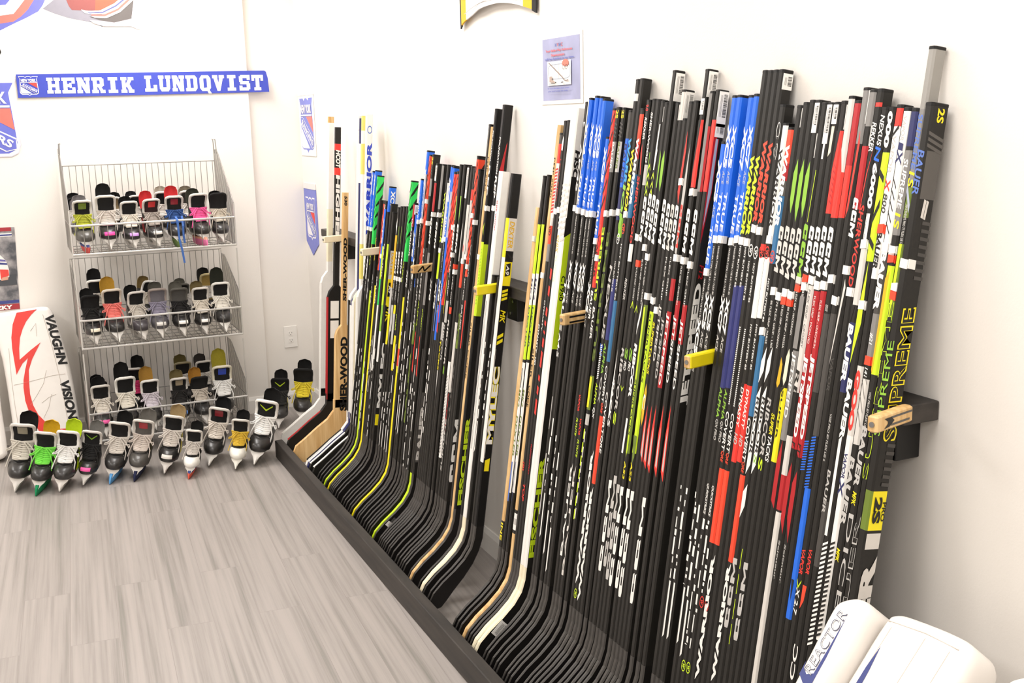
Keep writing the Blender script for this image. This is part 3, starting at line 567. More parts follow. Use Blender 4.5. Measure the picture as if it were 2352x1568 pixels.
 S(1863, 236, 'stick with a leaf-shaped green panel, leftmost of three', [dia(365, 490, 'f'), ccm(520, 630, 'z'), s(680), flex(692, 800, '75 FLEX GRIP - LID'), p('w', 'n', [(795, .8), (830, -.8), (880, -.8), (850, .8)]), p('w', 'n', [(885, .7), (910, -.8), (1090, -.9), (1065, .7)]), t(912, 1045, 'RIBCOR', 'k', h=.7), t(1045, 1065, 'S', 'f', h=.7)] + dsh(1260, 1490, 4, 'g', 'n', .8, -.1, .15)),
 S(1874, 231, 'stick with a broad leaf-shaped green panel, middle of three', [dia(365, 510, 'f'), ccm(525, 640, 'z'), s(672), s(690, 'o'), flex(700, 800, '75 FLEX GRIP - MACKINNON'), t(915, 1050, 'RIBCOR', 's', h=.9), t(1052, 1080, 'S', 'g', h=.9), t(1290, 1470, 'CCM', 's', 'n', 'u', .95, -.15, .1)]),
 S(1890, 231, 'stick with a torn white label above a green panel, last of three', [lab(236, 305, 'n'), lab(306, 362), dia(370, 500, 'f'), ccm(525, 640, 'z'), s(678), s(694, 'o'), flex(705, 800, '85 FLEX GRIP - HOSSA'), p('m', 'n', [(820, 0), (835, .9), (880, .8), (890, 0), (880, -.6)]), t(950, 1000, 'SUPER', 'y', h=.7), t(1000, 1060, 'TACKS', 'w', h=.8)]),
 S(1902, 236, 'black stick with thin lime lines and outlined green letters', [p('g', 'n', [(390, .6), (390, .8), (510, .3), (510, .1)]), t(515, 640, 'CCM', 'f', 'n', 'd', .85, .3, 0), s(645, 'z'), s(660, 'o'), flex(665, 770, '85 FLEX GRIP - MACKINNON'), p('e', 'n', [(800, .3), (815, .9), (870, .8), (885, 0), (870, -.7), (820, -.5)]), b(890, 1060, 'y', 'n'), p('k', 'n', [(890, -1), (890, .4), (905, -1)]), t(895, 1010, 'SUPER', 'k', h=.4)]),
 S(1913, 237, 'black stick with a long torn white label and white letters', [lab(240, 330, 'n'), p('w', 'n', [(330, -.4), (330, .3), (365, .2), (365, -.5)]), ccm(520, 625, 'w'), s(640, 'o'), s(657), flex(665, 770, '85 FLEX GRIP'), p('c', 'n', [(680, -.9), (680, .9), (800, .9), (800, -.9)]), t(810, 960, 'JETSPEED', 'w', h=.9), b(805, 1010, 'c', 'n'), p('R', 'n', [(1010, .5), (1060, -.8), (1150, -.8), (1165, .8), (1060, .9)])]),
 S(1924, 236, 'black stick with a cream torn label, letters partly rubbed away', [lab(240, 285, 'n'), p('e', 'n', [(290, -.6), (290, .5), (350, .3), (360, -.6)]), ccm(522, 628, 'w'), s(643), b(655, 900, 'z', 'n'), t(665, 800, 'FLEX GRIP - CROSBY', 'c', h=.4), t(850, 960, 'RBZ', 'k', h=.8), t(965, 1000, '290', 'k', h=.6), b(1000, 1090, 'z', 'n'), b(1090, 1170, 'R', 'n'), b(1175, 1600, 'z', 'n')]),
 S(1943, 233, 'stick with a white label over a red panel of fine diagonal lines', [lab(240, 297), b(300, 490, 'r', 'n'), p('k', 'n', [(300, -1), (300, .3), (420, -1)]), ] + dsh(385, 480, 7, 'R', 'n', .25, .0, .9, -8) + [ccm(520, 635, 'w'), s(655), b(668, 1030, 'R', 'n'), flex(680, 790, 'FLEX GRIP - MCDAVID'), t(815, 1005, 'JETSPEED', 'w', h=.95, bold=.05), t(1015, 1050, 'FT2', 'k', h=.6), p('R', 'n', [(1060, .5), (1100, -.8), (1190, -.8), (1225, .8), (1100, .9)]), t(1240, 1330, 'Seigneur', 's', h=.4)]),
 S(1962, 222, 'cream-topped stick whose shaft turns red, first of two', [b(222, 395, 'z', 'n'), p('r', 'n', [(330, -1), (395, .6), (500, -.2), (500, -1)]), b(395, 500, 'r', 'n'), ccm(522, 635, 'w'), s(655), b(668, 1050, 'R', 'n'), flex(690, 800, 'FLEX GRIP - OVECHKIN'), t(815, 1010, 'JETSPEED', 'w', h=.95, bold=.05), t(1020, 1055, 'FT2', 'k', h=.6), p('R', 'n', [(1080, .5), (1110, -.8), (1190, -.8), (1245, .8), (1120, .9)]), t(1250, 1340, 'Seigneur', 's', h=.4)]),
 S(1977, 232, 'slim red stick between the cream top and the clear-wrapped top', [b(232, 380, 'R', 'n'), b(380, 500, 'r', 'n'), s(640), t(700, 715, 'REKKER', 's', h=.5), b(720, 900, 'x', 'n')] + dsh(1010, 1080, 12, 'B', 'n', .5, -.9, .8, 4)),
 S(1988, 203, 'stick in a clear grey wrap with a tall white barcode label', [b(203, 330, 'c', 'n'), lab(207, 284), p('r', 'n', [(300, .2), (330, .8), (480, .1), (500, -.6)]), s(690, 'w'), b(720, 1000, 'x', 'n')] + dsh(1000, 1120, 18, 'B', 'n', .5, -.9, .8, 5) + [b(1120, 1420, 'B', 'n'), p('k', 'n', [(1330, -.5), (1330, .5), (1380, .2)])]),
 S(2003, 207, 'stick with a second low white label over deep red, beside the clear wrap', [b(207, 290, 'c', 'n'), lab(288, 334), b(335, 480, 'R', 'n'), t(455, 545, 'CCM', 'w', h=.9), s(620), p('z', 'n', [(640, .3), (800, -.8), (840, -.9), (660, .9)]), t(820, 900, 'VAPOR', 'x', h=.6), t(1260, 1320, 'VAPOR', 'r', h=.7), p('g', 'n', [(1330, .8), (1345, -.2), (1330, -.9), (1335, -.9), (1352, -.2), (1335, .8)]), t(1350, 1410, 'X 2.7', 'w', h=.7)]),
 S(2014, 206, 'black stick with red tip and clean white lettering next to it', [b(235, 245, 'r', 'n'), t(282, 350, 'REKKER', 'w', h=.75), p('r', 'n', [(340, .9), (400, 0), (480, -.6), (490, -.9), (400, -.3)]), t(470, 660, 'SHERWOOD', 'r', 'n', 'd', .85), s(670), t(950, 1060, 'VISE PRO 87 FLEX LIE 6', 's', h=.35), t(1260, 1320, 'VAPOR', 'r', h=.7), p('o', 'n', [(1345, -.9), (1345, .6), (1380, .2), (1400, -.9)]), t(1480, 1560, 'CC', 'w', 'n', 'u', .9)]),
 S(2031, 247, 'black stick with a blue emblem and white rounded numerals', [t(265, 335, 'NEXUS', 'w', h=.75), t(338, 370, 'N', 'B', h=.95), t(375, 480, '6000', 'w', h=.85, bold=.05), p('w', 'n', [(490, -.5), (490, .7), (560, .7), (560, -.5)])] + dsh(490, 560, 3, 'k', 'n', .9, -.3, -.2) + [s(560), b(570, 700, 'z', 'n'), p('k', 'n', [(700, -1), (700, .3), (760, -1)]), t(745, 880, 'BAUER', 'w', h=.95, bold=.05), b(740, 900, 'n', 'n'), t(1080, 1180, 'BAUER', 's', h=.6), b(1150, 1300, 'x', 'n')]),
 S(2046, 247, 'lime and black stick with large white zeros at its top', [t(255, 340, '000', 'w', h=.85, bold=.05), b(350, 600, 'g', 'n'), p('k', 'n', [(385, -1), (405, 1), (420, 1), (400, -1)]), p('k', 'n', [(455, .9), (500, -1), (520, -1), (475, 1)]), p('k', 'n', [(540, -1), (560, 1), (575, 1), (555, -1)]), s(700), p('g', 'n', [(600, .2), (720, -1), (840, -1), (740, .8)]), t(870, 1010, 'BAUER', 'w', h=.9, bold=.05), p('w', 'n', [(1000, .2), (1010, -.8), (1230, -.8), (1230, .2)]), ] + dsh(1240, 1480, 22, 'w', 'n', .5, -.9, .9, 10)),
 S(2060, 242, 'white stick with a red tip and a red X above the numeral 800', [b(248, 290, 'r', 'n'), b(290, 560, 'w', 'n'), p('k', 'n', [(285, .9), (310, -1), (318, -1), (295, 1)]), t(310, 400, 'VAPOR', 's', h=.6), t(410, 440, 'X', 'r', h=.9), t(445, 490, '800', 'x', h=.7), s(525, 'o'), t(532, 620, 'BAUER', 'k', h=.85, bold=.04), b(560, 640, 'w', 'n'), t(850, 990, 'GOO', 'r', h=.9, bold=.06), b(840, 1000, 'z', 'n'), t(850, 990, 'GOO', 'r', 'n', 'd', .9, 0, .06), b(1000, 1160, 'w', 'n'), t(1040, 1100, 'VAPOR', 'n', h=.6), t(1100, 1140, 'X', 'n', h=.9)] + dsh(1240, 1460, 20, 'k', 'n', .5, -.9, .9, 10) + [b(1160, 1470, 'w', 'n')]),
 S(2073, 248, 'white stick with a dark blue X and the numeral one', [b(255, 560, 'w'), t(265, 325, 'VAPOR', 's', h=.6), t(328, 345, '1', 'n', h=.8), t(345, 378, 'X', 'n', h=1.0)] + dsh(430, 560, 5, 'k', 'n', .2, -.9, .6, -25) + [s(568), t(575, 715, 'BAUER', 'w', h=.95, bold=.06), b(570, 720, 'x', 'n'), b(720, 820, 'c', 'n'), t(765, 790, '#21', 'w', h=.6), s(828, 'o'), t(845, 865, '141', 'w', h=.5), b(870, 1020, 'z', 'n')] + dsh(880, 1010, 4, 'x', 'n', .1, -.9, .9, -40) + [t(1050, 1210, 'BAUER', 's', h=.9, bold=.04), t(1260, 1290, 'MPK', 'y', h=.6)]),
 S(2084, 250, 'navy-topped stick whose grip turns grey with pale lettering', [b(256, 336, 'n'), b(336, 345, 'k'), b(345, 540, 'c', 'n'), t(365, 480, 'SUPREME', 'w', h=.75), t(490, 525, '1S', 'y', h=.9), s(575), s(592, 'o'), b(610, 860, 'g', 'n'), p('m', 'n', [(620, .2), (640, -.9), (850, -.9), (860, -.5)]), t(900, 990, 'VISE PRO 87 FLEX LIE 6', 's', h=.35), t(980, 1120, 'BAUER', 's', h=.95, bold=.04), t(1130, 1160, 'MPK', 'y', h=.7), t(1180, 1400, 'DICE', 's', 'n', 'd', .9, 0, 0)]),
 S(2102, 112, 'tallest stick, with a long clear grey extension above the near bundle', [b(112, 250, '#98958f'), b(250, 420, 'c'), t(262, 390, 'SUPREME', 'l', h=.75), t(395, 430, '1S', 'y', h=.9), b(430, 500, 'i', 'n'), p('q', 'n', [(420, -.9), (470, .9), (490, .9), (440, -.9)]), t(470, 560, 'MATTHEWS PRO 77 FLEX LIE 5', 's', h=.4, sh=0), b(560, 740, 'i', 'n'), p('g', 'n', [(560, -.6), (560, .4), (730, .1), (740, -.6)]), s(660), s(678, 'o'), t(690, 1100, 'SUPREME', 'g', 'n', 'u', .85, -.1, 0), t(693, 1097, 'SUPREME', 'k', 'n', 'u', .65, -.1, 0), t(1180, 1520, 'BAUER', 's', 'n', 'u', .85, -.1, .02), t(1183, 1517, 'BAUER', 'k', 'n', 'u', .7, -.1, 0)]),
 S(2120, 238, 'nearest stick, broad black face with yellow outlined letters and yellow block', [t(246, 280, '2S', 'y', 'w', 'd', .42, 0, .03, .1)] + [p('h', 'w', [(a, -1), (a+16, 1), (a+24, 1), (a+8, -1)]) for a in (300, 314, 328)] + [b(345, 455, 'h', 'w'), t(345, 450, 'BAUER', 'l', 'n', 'd', .9), p('z', 'w', [(455, -.3), (458, 0), (500, -.15), (497, -.45)]), p('z', 'w', [(457, .05), (460, .3), (502, .15), (500, -.1)])] + [p('x', 'w', [(a, -.1), (a+2, 1), (a+10, 1), (a+8, -.1)]) for a in range(505, 640, 18)] + [t(700, 1010, 'SUPREME', 'y', 'w', 'u', .82, -.1, .03), t(704, 1006, 'SUPREME', 'k', 'w', 'u', .66, -.1, 0)] + [p('x', 'w', [(a, -.1), (a+2, .9), (a+10, .9), (a+8, -.1)]) for a in range(1015, 1120, 18)] + [b(1125, 1215, 'y', 'w'), t(1138, 1200, '2S', 'k', 'w', 'd', .5, 0, .05, -.1), t(1150, 1195, 'PRO', 'k', 'w', 'd', .24, 0, .02, .72), b(1216, 1222, 'k', 'w'), b(1222, 1258, 'z', 'w'), t(1270, 1700, 'BAUER', 'z', 'w', 'u', .85, -.05, .06), s(605, 'w'), t(780, 1000, 'SUPREME', 'f', 'n', 'u', .9, -.1, 0), b(1125, 1215, 'i', 'n')], w=.041, th=.020),
]
for q in NEAR: q.group = None
relax(NEAR, [y for y, *_ in PEGS])
# ------------------------------------------------ far bundle, from the corner towards the gap
def xf(vt, ve, num='5', k=.8, v2=0, low=0):
    o = [b(vt, ve, 'B'), t(ve-190*k, ve-112*k, 'XC'+num, 'w', h=.95, bold=.05), t(ve-100*k, ve-75*k, 'ACE', 'q', h=.6), t(ve-70*k, ve-6*k, 'TRUE', 'w', h=.7), s(ve+4), t(ve+15, ve+80, 'MARNER-TOP6 / LIE 5.0', 'w', h=.34, sh=0, bold=0)]
    if v2: o += [t(v2, v2+52, 'XF'+num, 'w', h=.95, bold=.05), t(v2+55, v2+78, 'ACE', 's', h=.6)]
    if low: o += rdash(int(vt+low), low, low+120, big=70)
    return o
FAR = [
 S(864, 393, 'blue-gripped stick behind the green one nearest the goalie sticks', [xf(393, 520, '5', .65, 583, 790)]),
 S(870, 391, 'second blue-gripped stick just beside the first green one', [xf(391, 522, '5', .65, 590, 800)]),
 S(875, 403, 'first green and black swirled stick from the corner', [b(403, 560, 'G'), camo(410, 520, 'k', 5), camo(415, 525, 'k', 4, 'w', 3), t(560, 610, 'ALPHA', 'g', h=.6), t(640, 690, 'LX', 'w', h=.7)]+rdash(2, 800, 950, big=60)),
 S(882, 460, 'plain grey-black stick right of the first green one', [t(545, 600, 'WARRIOR', 'y', h=.6), t(630, 700, 'ALPHA', 's', h=.6)]+rdash(3, 830, 960, big=60)),
 S(888, 461, 'black stick with an orange-red swirl beside the short blue square-topped one', [b(468, 620, 'o', 'n'), camo(470, 610, 'k', 5), t(635, 700, 'BAUER', 'w', h=.6)]+rdash(4, 780, 900)),
 S(892, 463, 'slim stick with white letters on a blue strip', [b(463, 480, 'k'), p('w', 'n', [(470, -.6), (470, .6), (480, .6), (480, -.6)]), b(480, 620, 'B', 'n'), t(500, 560, 'XF9', 'w', h=.9), s(588)]+rdash(41, 770, 900)),
 S(900, 428, 'blue square-topped stick with white letters near the middle of the far bundle', [b(428, 486, 'B'), t(438, 475, 'XC9', 'w', 'w', 'd', .7, 0, .04), b(486, 492, 'K'), t(560, 640, 'BAUER', 'z', h=.6)]+rdash(5, 800, 980, big=50), gap=.006),
 S(906, 468, 'short black stick behind the broad black one with a yellow panel', [b(560, 700, 'g', 'n'), b(700, 760, 'f', 'n'), b(760, 830, 'w', 'n')]),
 S(911, 487, 'broad black stick with a white and yellow panel and upright white letters', [b(575, 640, 'z', 'w'), t(580, 632, 'DEXTER', 'm', 'w', 'd', .5), b(640, 700, 'y', 'w'), p('k', 'w', [(648, -.5), (648, .5), (680, .6), (680, -.6)]), t(655, 672, 'A9', 'w', 'w', 'd', .5), t(700, 740, 'MK', 'y', 'w', 'd', .6), t(785, 935, 'MYLEC', 'w', 'w', 'u', .75, 0, .06), b(950, 975, 'y', 'w')], gap=.045, w=.031),
 S(922, 476, 'slim black stick with white flecks and a yellow lower band', [p('w', 'n', [(500, .3), (520, -.6), (540, .2), (520, .9)]), b(560, 640, 'z', 'n'), b(540, 660, 'm', 'n'), b(660, 720, 's', 'n'), b(720, 790, 'y', 'n')]),
 S(929, 474, 'carbon-topped stick with stacked white letters, left of a trio', [p('f', 'n', [(520, -.2), (520, .2), (560, .2), (560, -.2)]), ccm(578, 628), s(638), b(700, 760, 's', 'n'), t(640, 690, 'FLEX GRIP', 'w', h=.4), p('s', 'n', [(760, -.8), (760, .8), (800, .2)])]+rdash(6, 900, 960, big=60)),
 S(935, 474, 'carbon-topped stick with stacked white letters, middle of a trio', [p('f', 'n', [(520, -.2), (520, .2), (560, .2), (560, -.2)]), ccm(578, 628), s(640), t(645, 690, 'FLEX GRIP', 'w', h=.4), b(700, 720, 'y', 'n'), b(720, 790, 's', 'n')]+rdash(7, 900, 965, big=60)),
 S(942, 474, 'carbon-topped stick with stacked white letters, right of a trio by the second green one', [ccm(578, 628), s(642), t(648, 695, 'FLEX GRIP', 'w', h=.4), t(720, 760, 'WARR', 'g', h=.6), b(770, 850, 'y', 'n')]+rdash(8, 900, 970, big=60)),
 S(953, 415, 'second green and black swirled stick, taller of the green pair', [b(415, 600, 'G'), camo(420, 560, 'k', 6), camo(420, 540, 'k', 4, 'w', 3), t(600, 650, 'ALPHA', 'g', h=.6)]+rdash(9, 790, 980, big=60)),
 S(957, 466, 'stick with a red edge and small white label right of the second green one', [lab(470, 492), b(466, 520, 'R', 'n'), t(500, 590, 'WARRIOR', 'w', h=.8), t(620, 660, 'XF5', 'w', h=.9)]+rdash(10, 740, 860)),
 S(964, 490, 'blue stick with tall white letters behind the wooden divider peg', [b(490, 600, 'B'), t(530, 590, 'XFE', 'w', h=.95, bold=.05), t(665, 720, 'XF5', 'w', h=.9)]+rdash(11, 760, 900, big=80)),
 S(976, 411, 'blue-gripped stick between the second green one and the tall blue one', [xf(411, 505, '5', .6, 590, 800)]),
 S(990, 346, 'tall blue-topped stick at the left of the red swirled ones', [b(346, 400, 'B'), b(400, 505, 'q', 'n'), t(385, 430, 'XC7', 'w', h=.95, bold=.05), t(435, 500, 'ACE TRUE', 'B', h=.6), s(507), t(515, 570, 'MARNER', 'w', h=.35), t(640, 660, 'BAUER', 'B', h=.6)]+rdash(12, 740, 900, big=60)),
 S(996, 356, 'red and black swirled stick left of the yellow-numbered black one', [b(356, 620, 'o'), camo(360, 610, 'k', 9), s(462), t(640, 760, 'SUPREME', 's', h=.8), t(800, 970, 'BAUER', 'i', 'n', 'u', .85, 0, .06), b(740, 790, 'i', 'n')]),
 S(1003, 355, 'black stick with a faint yellow numeral among the red swirled ones', [t(360, 378, '2S', 'y', h=.8)]+dsh(380, 405, 4, 'x', 'n', .4, -1, 1, -4)+[b(410, 450, 'c', 'n'), s(512), t(570, 690, 'SUPREME', 's', h=.85), t(690, 750, 'ALPHA', 'g', h=.5), p('r', 'n', [(760, 0), (765, -.7), (850, -.8), (855, .5)])]+rdash(13, 880, 1080, big=50)),
 S(1012, 376, 'stick with a narrow white label above a dark red band', [lab(380, 415, 'n'), b(420, 485, 'R', 'n'), s(492), ccm(500, 560, 'w'), b(580, 700, 'c', 'n'), t(710, 760, 'DYNASTY', 'g', h=.5), p('r', 'n', [(770, 0), (775, -.7), (860, -.8), (865, .5)])]+rdash(14, 900, 1090, big=50)),
 S(1020, 377, 'grey clear-wrapped stick left of the square black tops', [b(377, 480, 'c', 'n'), s(493), ccm(510, 570, 'w'), t(640, 690, 'XF8', 'w', h=.9), t(925, 1055, 'BAUER', 'z', 'w', 'u', .8, 0, .05), b(900, 1060, 'h', 'w')], gap=.034, tag_=1),
 S(1032, 378, 'square-topped black stick with a lime and white slanted wordmark', [t(440, 560, 'WARRIOR', 'g', h=.9), s(575), b(570, 640, 'g', 'n'), t(650, 710, 'XF8', 'w', h=.95)]+rdash(15, 800, 960, big=60)),
 S(1038, 414, 'short white-gripped stick with a black cap left of the blue pair', [b(420, 550, 'z', 'n'), s(552), b(560, 640, 'k', 'n'), p('l', 'n', [(640, -.5), (640, .5), (760, .4), (760, -.5)])]+rdash(16, 850, 1000)),
 S(1043, 380, 'blue stick with white letters, left of the blue pair', [xf(380, 545, '8', .72, 640), b(700, 780, 'B', 'n')]),
 S(1050, 383, 'blue stick, right of the blue pair before the black-capped red one', [b(383, 440, 'B'), b(440, 545, 'q', 'n'), b(545, 740, 'B', 'n'), t(650, 700, 'WARRIOR', 'w', h=.6), p('r', 'n', [(690, 0), (695, -.7), (760, -.8), (765, .5)])]),
 S(1053, 395, 'red and black swirled stick, slimmer of the black-capped pair', [b(400, 700, 'r'), camo(402, 690, 'k', 9)]),
 S(1060, 394, 'red and black swirled stick with price sticker, broader of the black-capped pair', [b(400, 625, 'o'), camo(402, 620, 'k', 8), camo(402, 620, 'k', 7, 'w', 5), s(522), b(625, 700, 'k'), p('y', 'n', [(630, .2), (640, .6), (720, 0), (720, -.3)]), b(740, 780, 's', 'n'), t(780, 850, 'TACKS', 'y', h=.7), p('s', 'n', [(850, -.7), (850, .7), (910, .2)])]),
 S(1066, 378, 'carbon stick with twin pale green bars, left of the green-barred pair', [p('f', 'n', [(450, -.7), (450, .1), (505, .3), (505, -.5)]), ccm(515, 575), s(585), b(690, 740, 's', 'n'), t(600, 680, 'FLEX GRIP', 'w', h=.4), t(745, 830, 'RIBCOR', 's', h=.9)]),
 S(1075, 378, 'carbon stick with one pale green bar, right of the green-barred pair', [p('f', 'n', [(450, -.6), (450, .6), (495, .6), (510, .1)]), ccm(515, 580), s(612, 'o'), s(624), t(635, 700, 'FLEX GRIP', 'w', h=.4), b(705, 720, 'o', 'n'), t(735, 840, 'RIBCOR', 'z', h=.9), t(840, 860, 'S', 'f', h=.8)]),
 S(1085, 383, 'grey stick with a long plain white label at its top', [lab(385, 455, 'n'), p('s', 'n', [(510, .2), (530, -.7), (600, -.8), (600, .2)]), b(830, 1050, 'w', 'n')]+dsh(860, 1040, 24, 'c', 'n', .3, -.9, .9, 8)),
 S(1092, 382, 'stick with a white scratched grip between the white label and the curled tag', [b(470, 600, 'z', 'n'), p('r', 'n', [(560, -.3), (565, .4), (580, .2), (575, -.4)]), s(600), b(600, 660, 'o', 'n'), b(740, 900, 'z', 'n'), t(900, 1000, 'VAPOR', 'R', h=.6), t(960, 1080, 'SUPREME', 's', 'n', 'u', .8)]),
 S(1099, 386, 'stick with a hanging cream tag over a red-lettered band', [lab(388, 432), b(435, 460, 'r', 'n'), b(460, 590, 's', 'n'), s(590), b(720, 800, 'i', 'n'), t(725, 780, 'GE', 'k', h=.7), t(830, 1020, 'BAUER', 'h', 'n', 'u', .9)]),
 S(1116, 359, 'tall red and black swirled stick standing clear of the others', [b(366, 635, 'o'), camo(370, 620, 'k', 8), camo(370, 620, 'k', 7, 'w', 9), s(495), s(612), t(640, 690, 'FAST FLEX', 'w', h=.4), t(700, 760, 'BAUER', 's', h=.8)], gap=.004),
 S(1125, 390, 'dark stick with a thin red edge behind the tall red swirled one', [p('r', 'n', [(400, .2), (400, .5), (500, .2), (500, -.1)]), s(510), t(560, 640, 'VAPOR', 's', h=.4), p('r', 'n', [(690, -.7), (690, .6), (800, .4), (800, -.6)]), t(960, 1105, 'CCM', 'w', 'w', 'u', .85, -.1, .08)], gap=.034),
 S(1141, 286, 'tall glossy black stick left of the pale wooden one', [p('c', 'n', [(300, -.3), (300, .1), (480, .1), (480, -.3)])]),
 S(1151, 292, 'pale wooden stick lettered in black between the two tall black ones', [t(360, 440, 'PMP 5030', 'K', h=.5, sh=0), t(410, 470, 'CODE', 'K', 'w', 'd', .8, 0, .08), t(740, 870, 'SILER CODE', 'K', h=.5), s(590)], base='d', cap=0, blade='d', bt=1.8),
 S(1160, 250, 'black stick with lime lower grip and large lime letters near its heel', [t(300, 370, 'FOUNDATION', 'w', h=.5), t(380, 450, 'REP', 'w', h=.7), s(478), p('g', 'n', [(510, .8), (525, -.5), (540, .8), (525, .3)]), b(555, 725, 'g', 'n'), b(560, 725, 'g', 'w')]+dsh(570, 700, 18, 'f', 'n', .3, .2, .9, 3)+[t(950, 1158, 'FISCHER', 'g', 'w', 'u', .7, -.1, .05), ], gap=.045, base='K'),
 S(1170, 241, 'tallest black stick of the far bundle, with a small red wedge', [t(315, 400, 'FOUNDATION', 'w', h=.6), t(405, 455, 'REP', 'w', h=.85), p('r', 'w', [(325, .4), (395, -.8), (395, .2)]), s(478), p('R', 'w', [(325, .5), (400, -.9), (400, .1)])], w=.032, th=.021, base='K'),
 S(1172, 395, 'white-shafted stick with faint lettering and a cream blade', [t(460, 530, 'SHER WOOD', 'R', h=.35, sh=0)]+[p('k', 'n', [(690, a), (690, a+.12), (1030, a+.12), (1030, a)]) for a in (-.4, .1)], base='w', blade=('e', 'k'), cap=0, th=.030, bt=2.6),
 S(1186, 399, 'black stick beside the white one, white box and yellow bars on its face', [b(500, 590, 'y', 'n'), b(590, 760, 'w', 'n')]+[b(500, 575, 'z', 'w'), t(508, 570, 'DEXTER', 'm', 'w', 'd', .55, .2), p('k', 'w', [(575, -1), (590, 1), (600, 1), (575, -1)]), b(600, 655, 'y', 'w'), p('k', 'w', [(606, -.5), (602, .6), (630, .7), (634, -.5)]), t(608, 630, 'A9', 'w', 'w', 'd', .4)]+[p('y', 'w', [(a, -.7), (a-5, .6), (a+1, .6), (a+6, -.7)]) for a in (666, 675, 684)]+[t(712, 740, 'MK', 'y', 'w', 'd', .6)]+[p('y', 'w', [(a, -.7), (a-8, .6), (a, .6), (a+8, -.7)]) for a in (770, 783)]+[t(838, 1018, 'MYLEC', 'y', 'w', 'u', .8, 0, .09), t(838, 1018, 'MYLEC', 'w', 'w', 'u', .72, 0, .04), p('y', 'w', [(1055, -.5), (1050, .6), (1080, .6), (1080, -.5)]), b(760, 1060, 'w', 'n'), p('z', 'w', [(800, -.75), (800, -.68), (1050, -.68), (1050, -.75)])], w=.033, th=.022, cap=0, gap=.001, base='K'),
]
# short sticks in front, tops below the rail
SHORT = [
 S(858, 668, 'short lime-yellow stick leaning low in front, left of the yellow pair by the goalie sticks', [], base='g', blade='g', cap=0),
 S(866, 655, 'short bright yellow stick leaning low in front, right of the yellow pair', [], base='y', blade='y', cap=0),
 S(886, 566, 'short pale lime stick leaning in front of the black ones near the goalie sticks', [b(640, 700, 'G', 'n'), b(700, 850, 'w', 'n'), b(850, 1200, 'k')], base='g', cap=0),
 S(936, 684, 'short bright yellow stick in the middle of the far bundle, standing on its own', [t(760, 800, 'MYLEC', 'y', h=.4), b(800, 840, 'o', 'n')], base='y', blade='y', cap=0),
 S(977, 800, 'short dark stick with a lime blade near the middle of the far bundle', [], base='k', blade='g', cap=0),
]
def far_fill():
    # plain dark sticks whose tops are lost among the taller ones
    o = []
    L = sorted(FAR, key=lambda q: -q.y)
    for a, c in zip(L, L[1:]):
        g = a.y-c.y-(a.th+c.th)/2
        n = int((g-a.gap-.003)//.0225)
        for i in range(n):
            q = S(900, 500, 'plain dark hockey stick packed low among the taller ones of the far bundle', []); q.y = a.y-(a.th/2+a.gap*.5)-(i+.5)*((g-a.gap*.5)/n)
            q.y = a.y+(c.y-a.y)*(i+1)/(n+1)
            q.zt = random.uniform(1.13, 1.24); q.group = 'plain dark sticks low in the far bundle'
            q.blade = 'k'; q.items = rdash(random.randint(1, 999), random.uniform(780, 830), 960, big=random.choice([0, 50, 70]))
            o.append(q)
    return o
FAR = sorted(FAR+SHORT, key=lambda q: -q.y)
relax(FAR, [y for y, *_ in PEGS])
FILL = far_fill()
relaxed = sorted(FAR+FILL, key=lambda q: -q.y)
relax(relaxed, [y for y, *_ in PEGS])
# ------------------------------------------------ goalie sticks
def goalie(u, v, label, cs, cp, cb, v_pad, items=(), edge=None, w=.029, th=.023, zheel=.235):
    k = .068
    a = PX(u, v, 0, 1.5); d = a-EYE; xb = 1.403
    kk = (xb+k*(CAMH-.28))/(d[0]-k*d[2]); pt = EYE+kk*d
    return dict(y=float(pt[1]), zt=float(pt[2]), label=label, cs=cs, cp=cp, cb=cb, vp=v_pad, items=items, edge=edge, w=w, th=th, xb=xb, k=k, zh=zheel)
GOAL = [
 goalie(760, 268, 'white goalie stick with a bare wooden tip, nearest the corner', 'w', 'w', 'w', 622, [('b', 262, 282, 'd'), ('b', 480, 600, 'e')], 'w'),
 goalie(776, 292, 'black goalie stick with a red band and dark red paddle edge', 'k', 'K', 'k', 655, [('b', 330, 345, 'r'), ('b', 345, 385, 'K'), ('b', 385, 402, 'r'), ('t', 345, 385, 'HCOT', 'w', 'w', 'd', .8), ('t', 402, 560, 'HIGHER', 'w', 'w', 'd', .7), ('pp', 690, 730, 'w'), ('pp', 735, 775, 'w')], 'R'),
 goalie(793, 442, 'blond wooden goalie stick lettered in black, its paddle facing the room', 'd', 'd', 'd', 745, [('t', 450, 472, '530', 'k', 'w', 'd', .5), ('t', 545, 690, 'SHER-WOOD', 'K', 'w', 'u', .6), ('T', 772, 942, 'SHER-WOOD', 'K')], None),
 goalie(829, 267, 'white goalie stick with a red corner and dark lettering', 'w', 'w', 'w', 660, [('pp2', 268, 300, 'R'), ('t', 330, 440, 'Reactor', 'k', 'w', 'd', .6), ('t', 450, 560, 'CCM PRO', 'k', 'w', 'd', .6)], 'k'),
 goalie(829, 272, 'navy goalie stick between two white ones', 'n', 'n', 'n', 672, [('b', 330, 420, 'w'), ('b', 420, 500, 'n')], 'w'),
 goalie(838, 266, 'yellow and white goalie stick behind the one with blue slanted letters', 'w', 'e', 'k', 664, [('b', 266, 640, '#eadb74'), ('b', 300, 330, 'w'), ('b', 400, 560, 'w')], 'w'),
 goalie(848, 263, 'white goalie stick with a large blue slanted wordmark', 'w', 'w', 'k', 652, [('t', 325, 540, 'WARRIOR', '#3a4fc4', 'w', 'u', .8), ('rg', 298, 0, 'l')], 'w'),
]
yy_ = [g['y'] for g in GOAL]
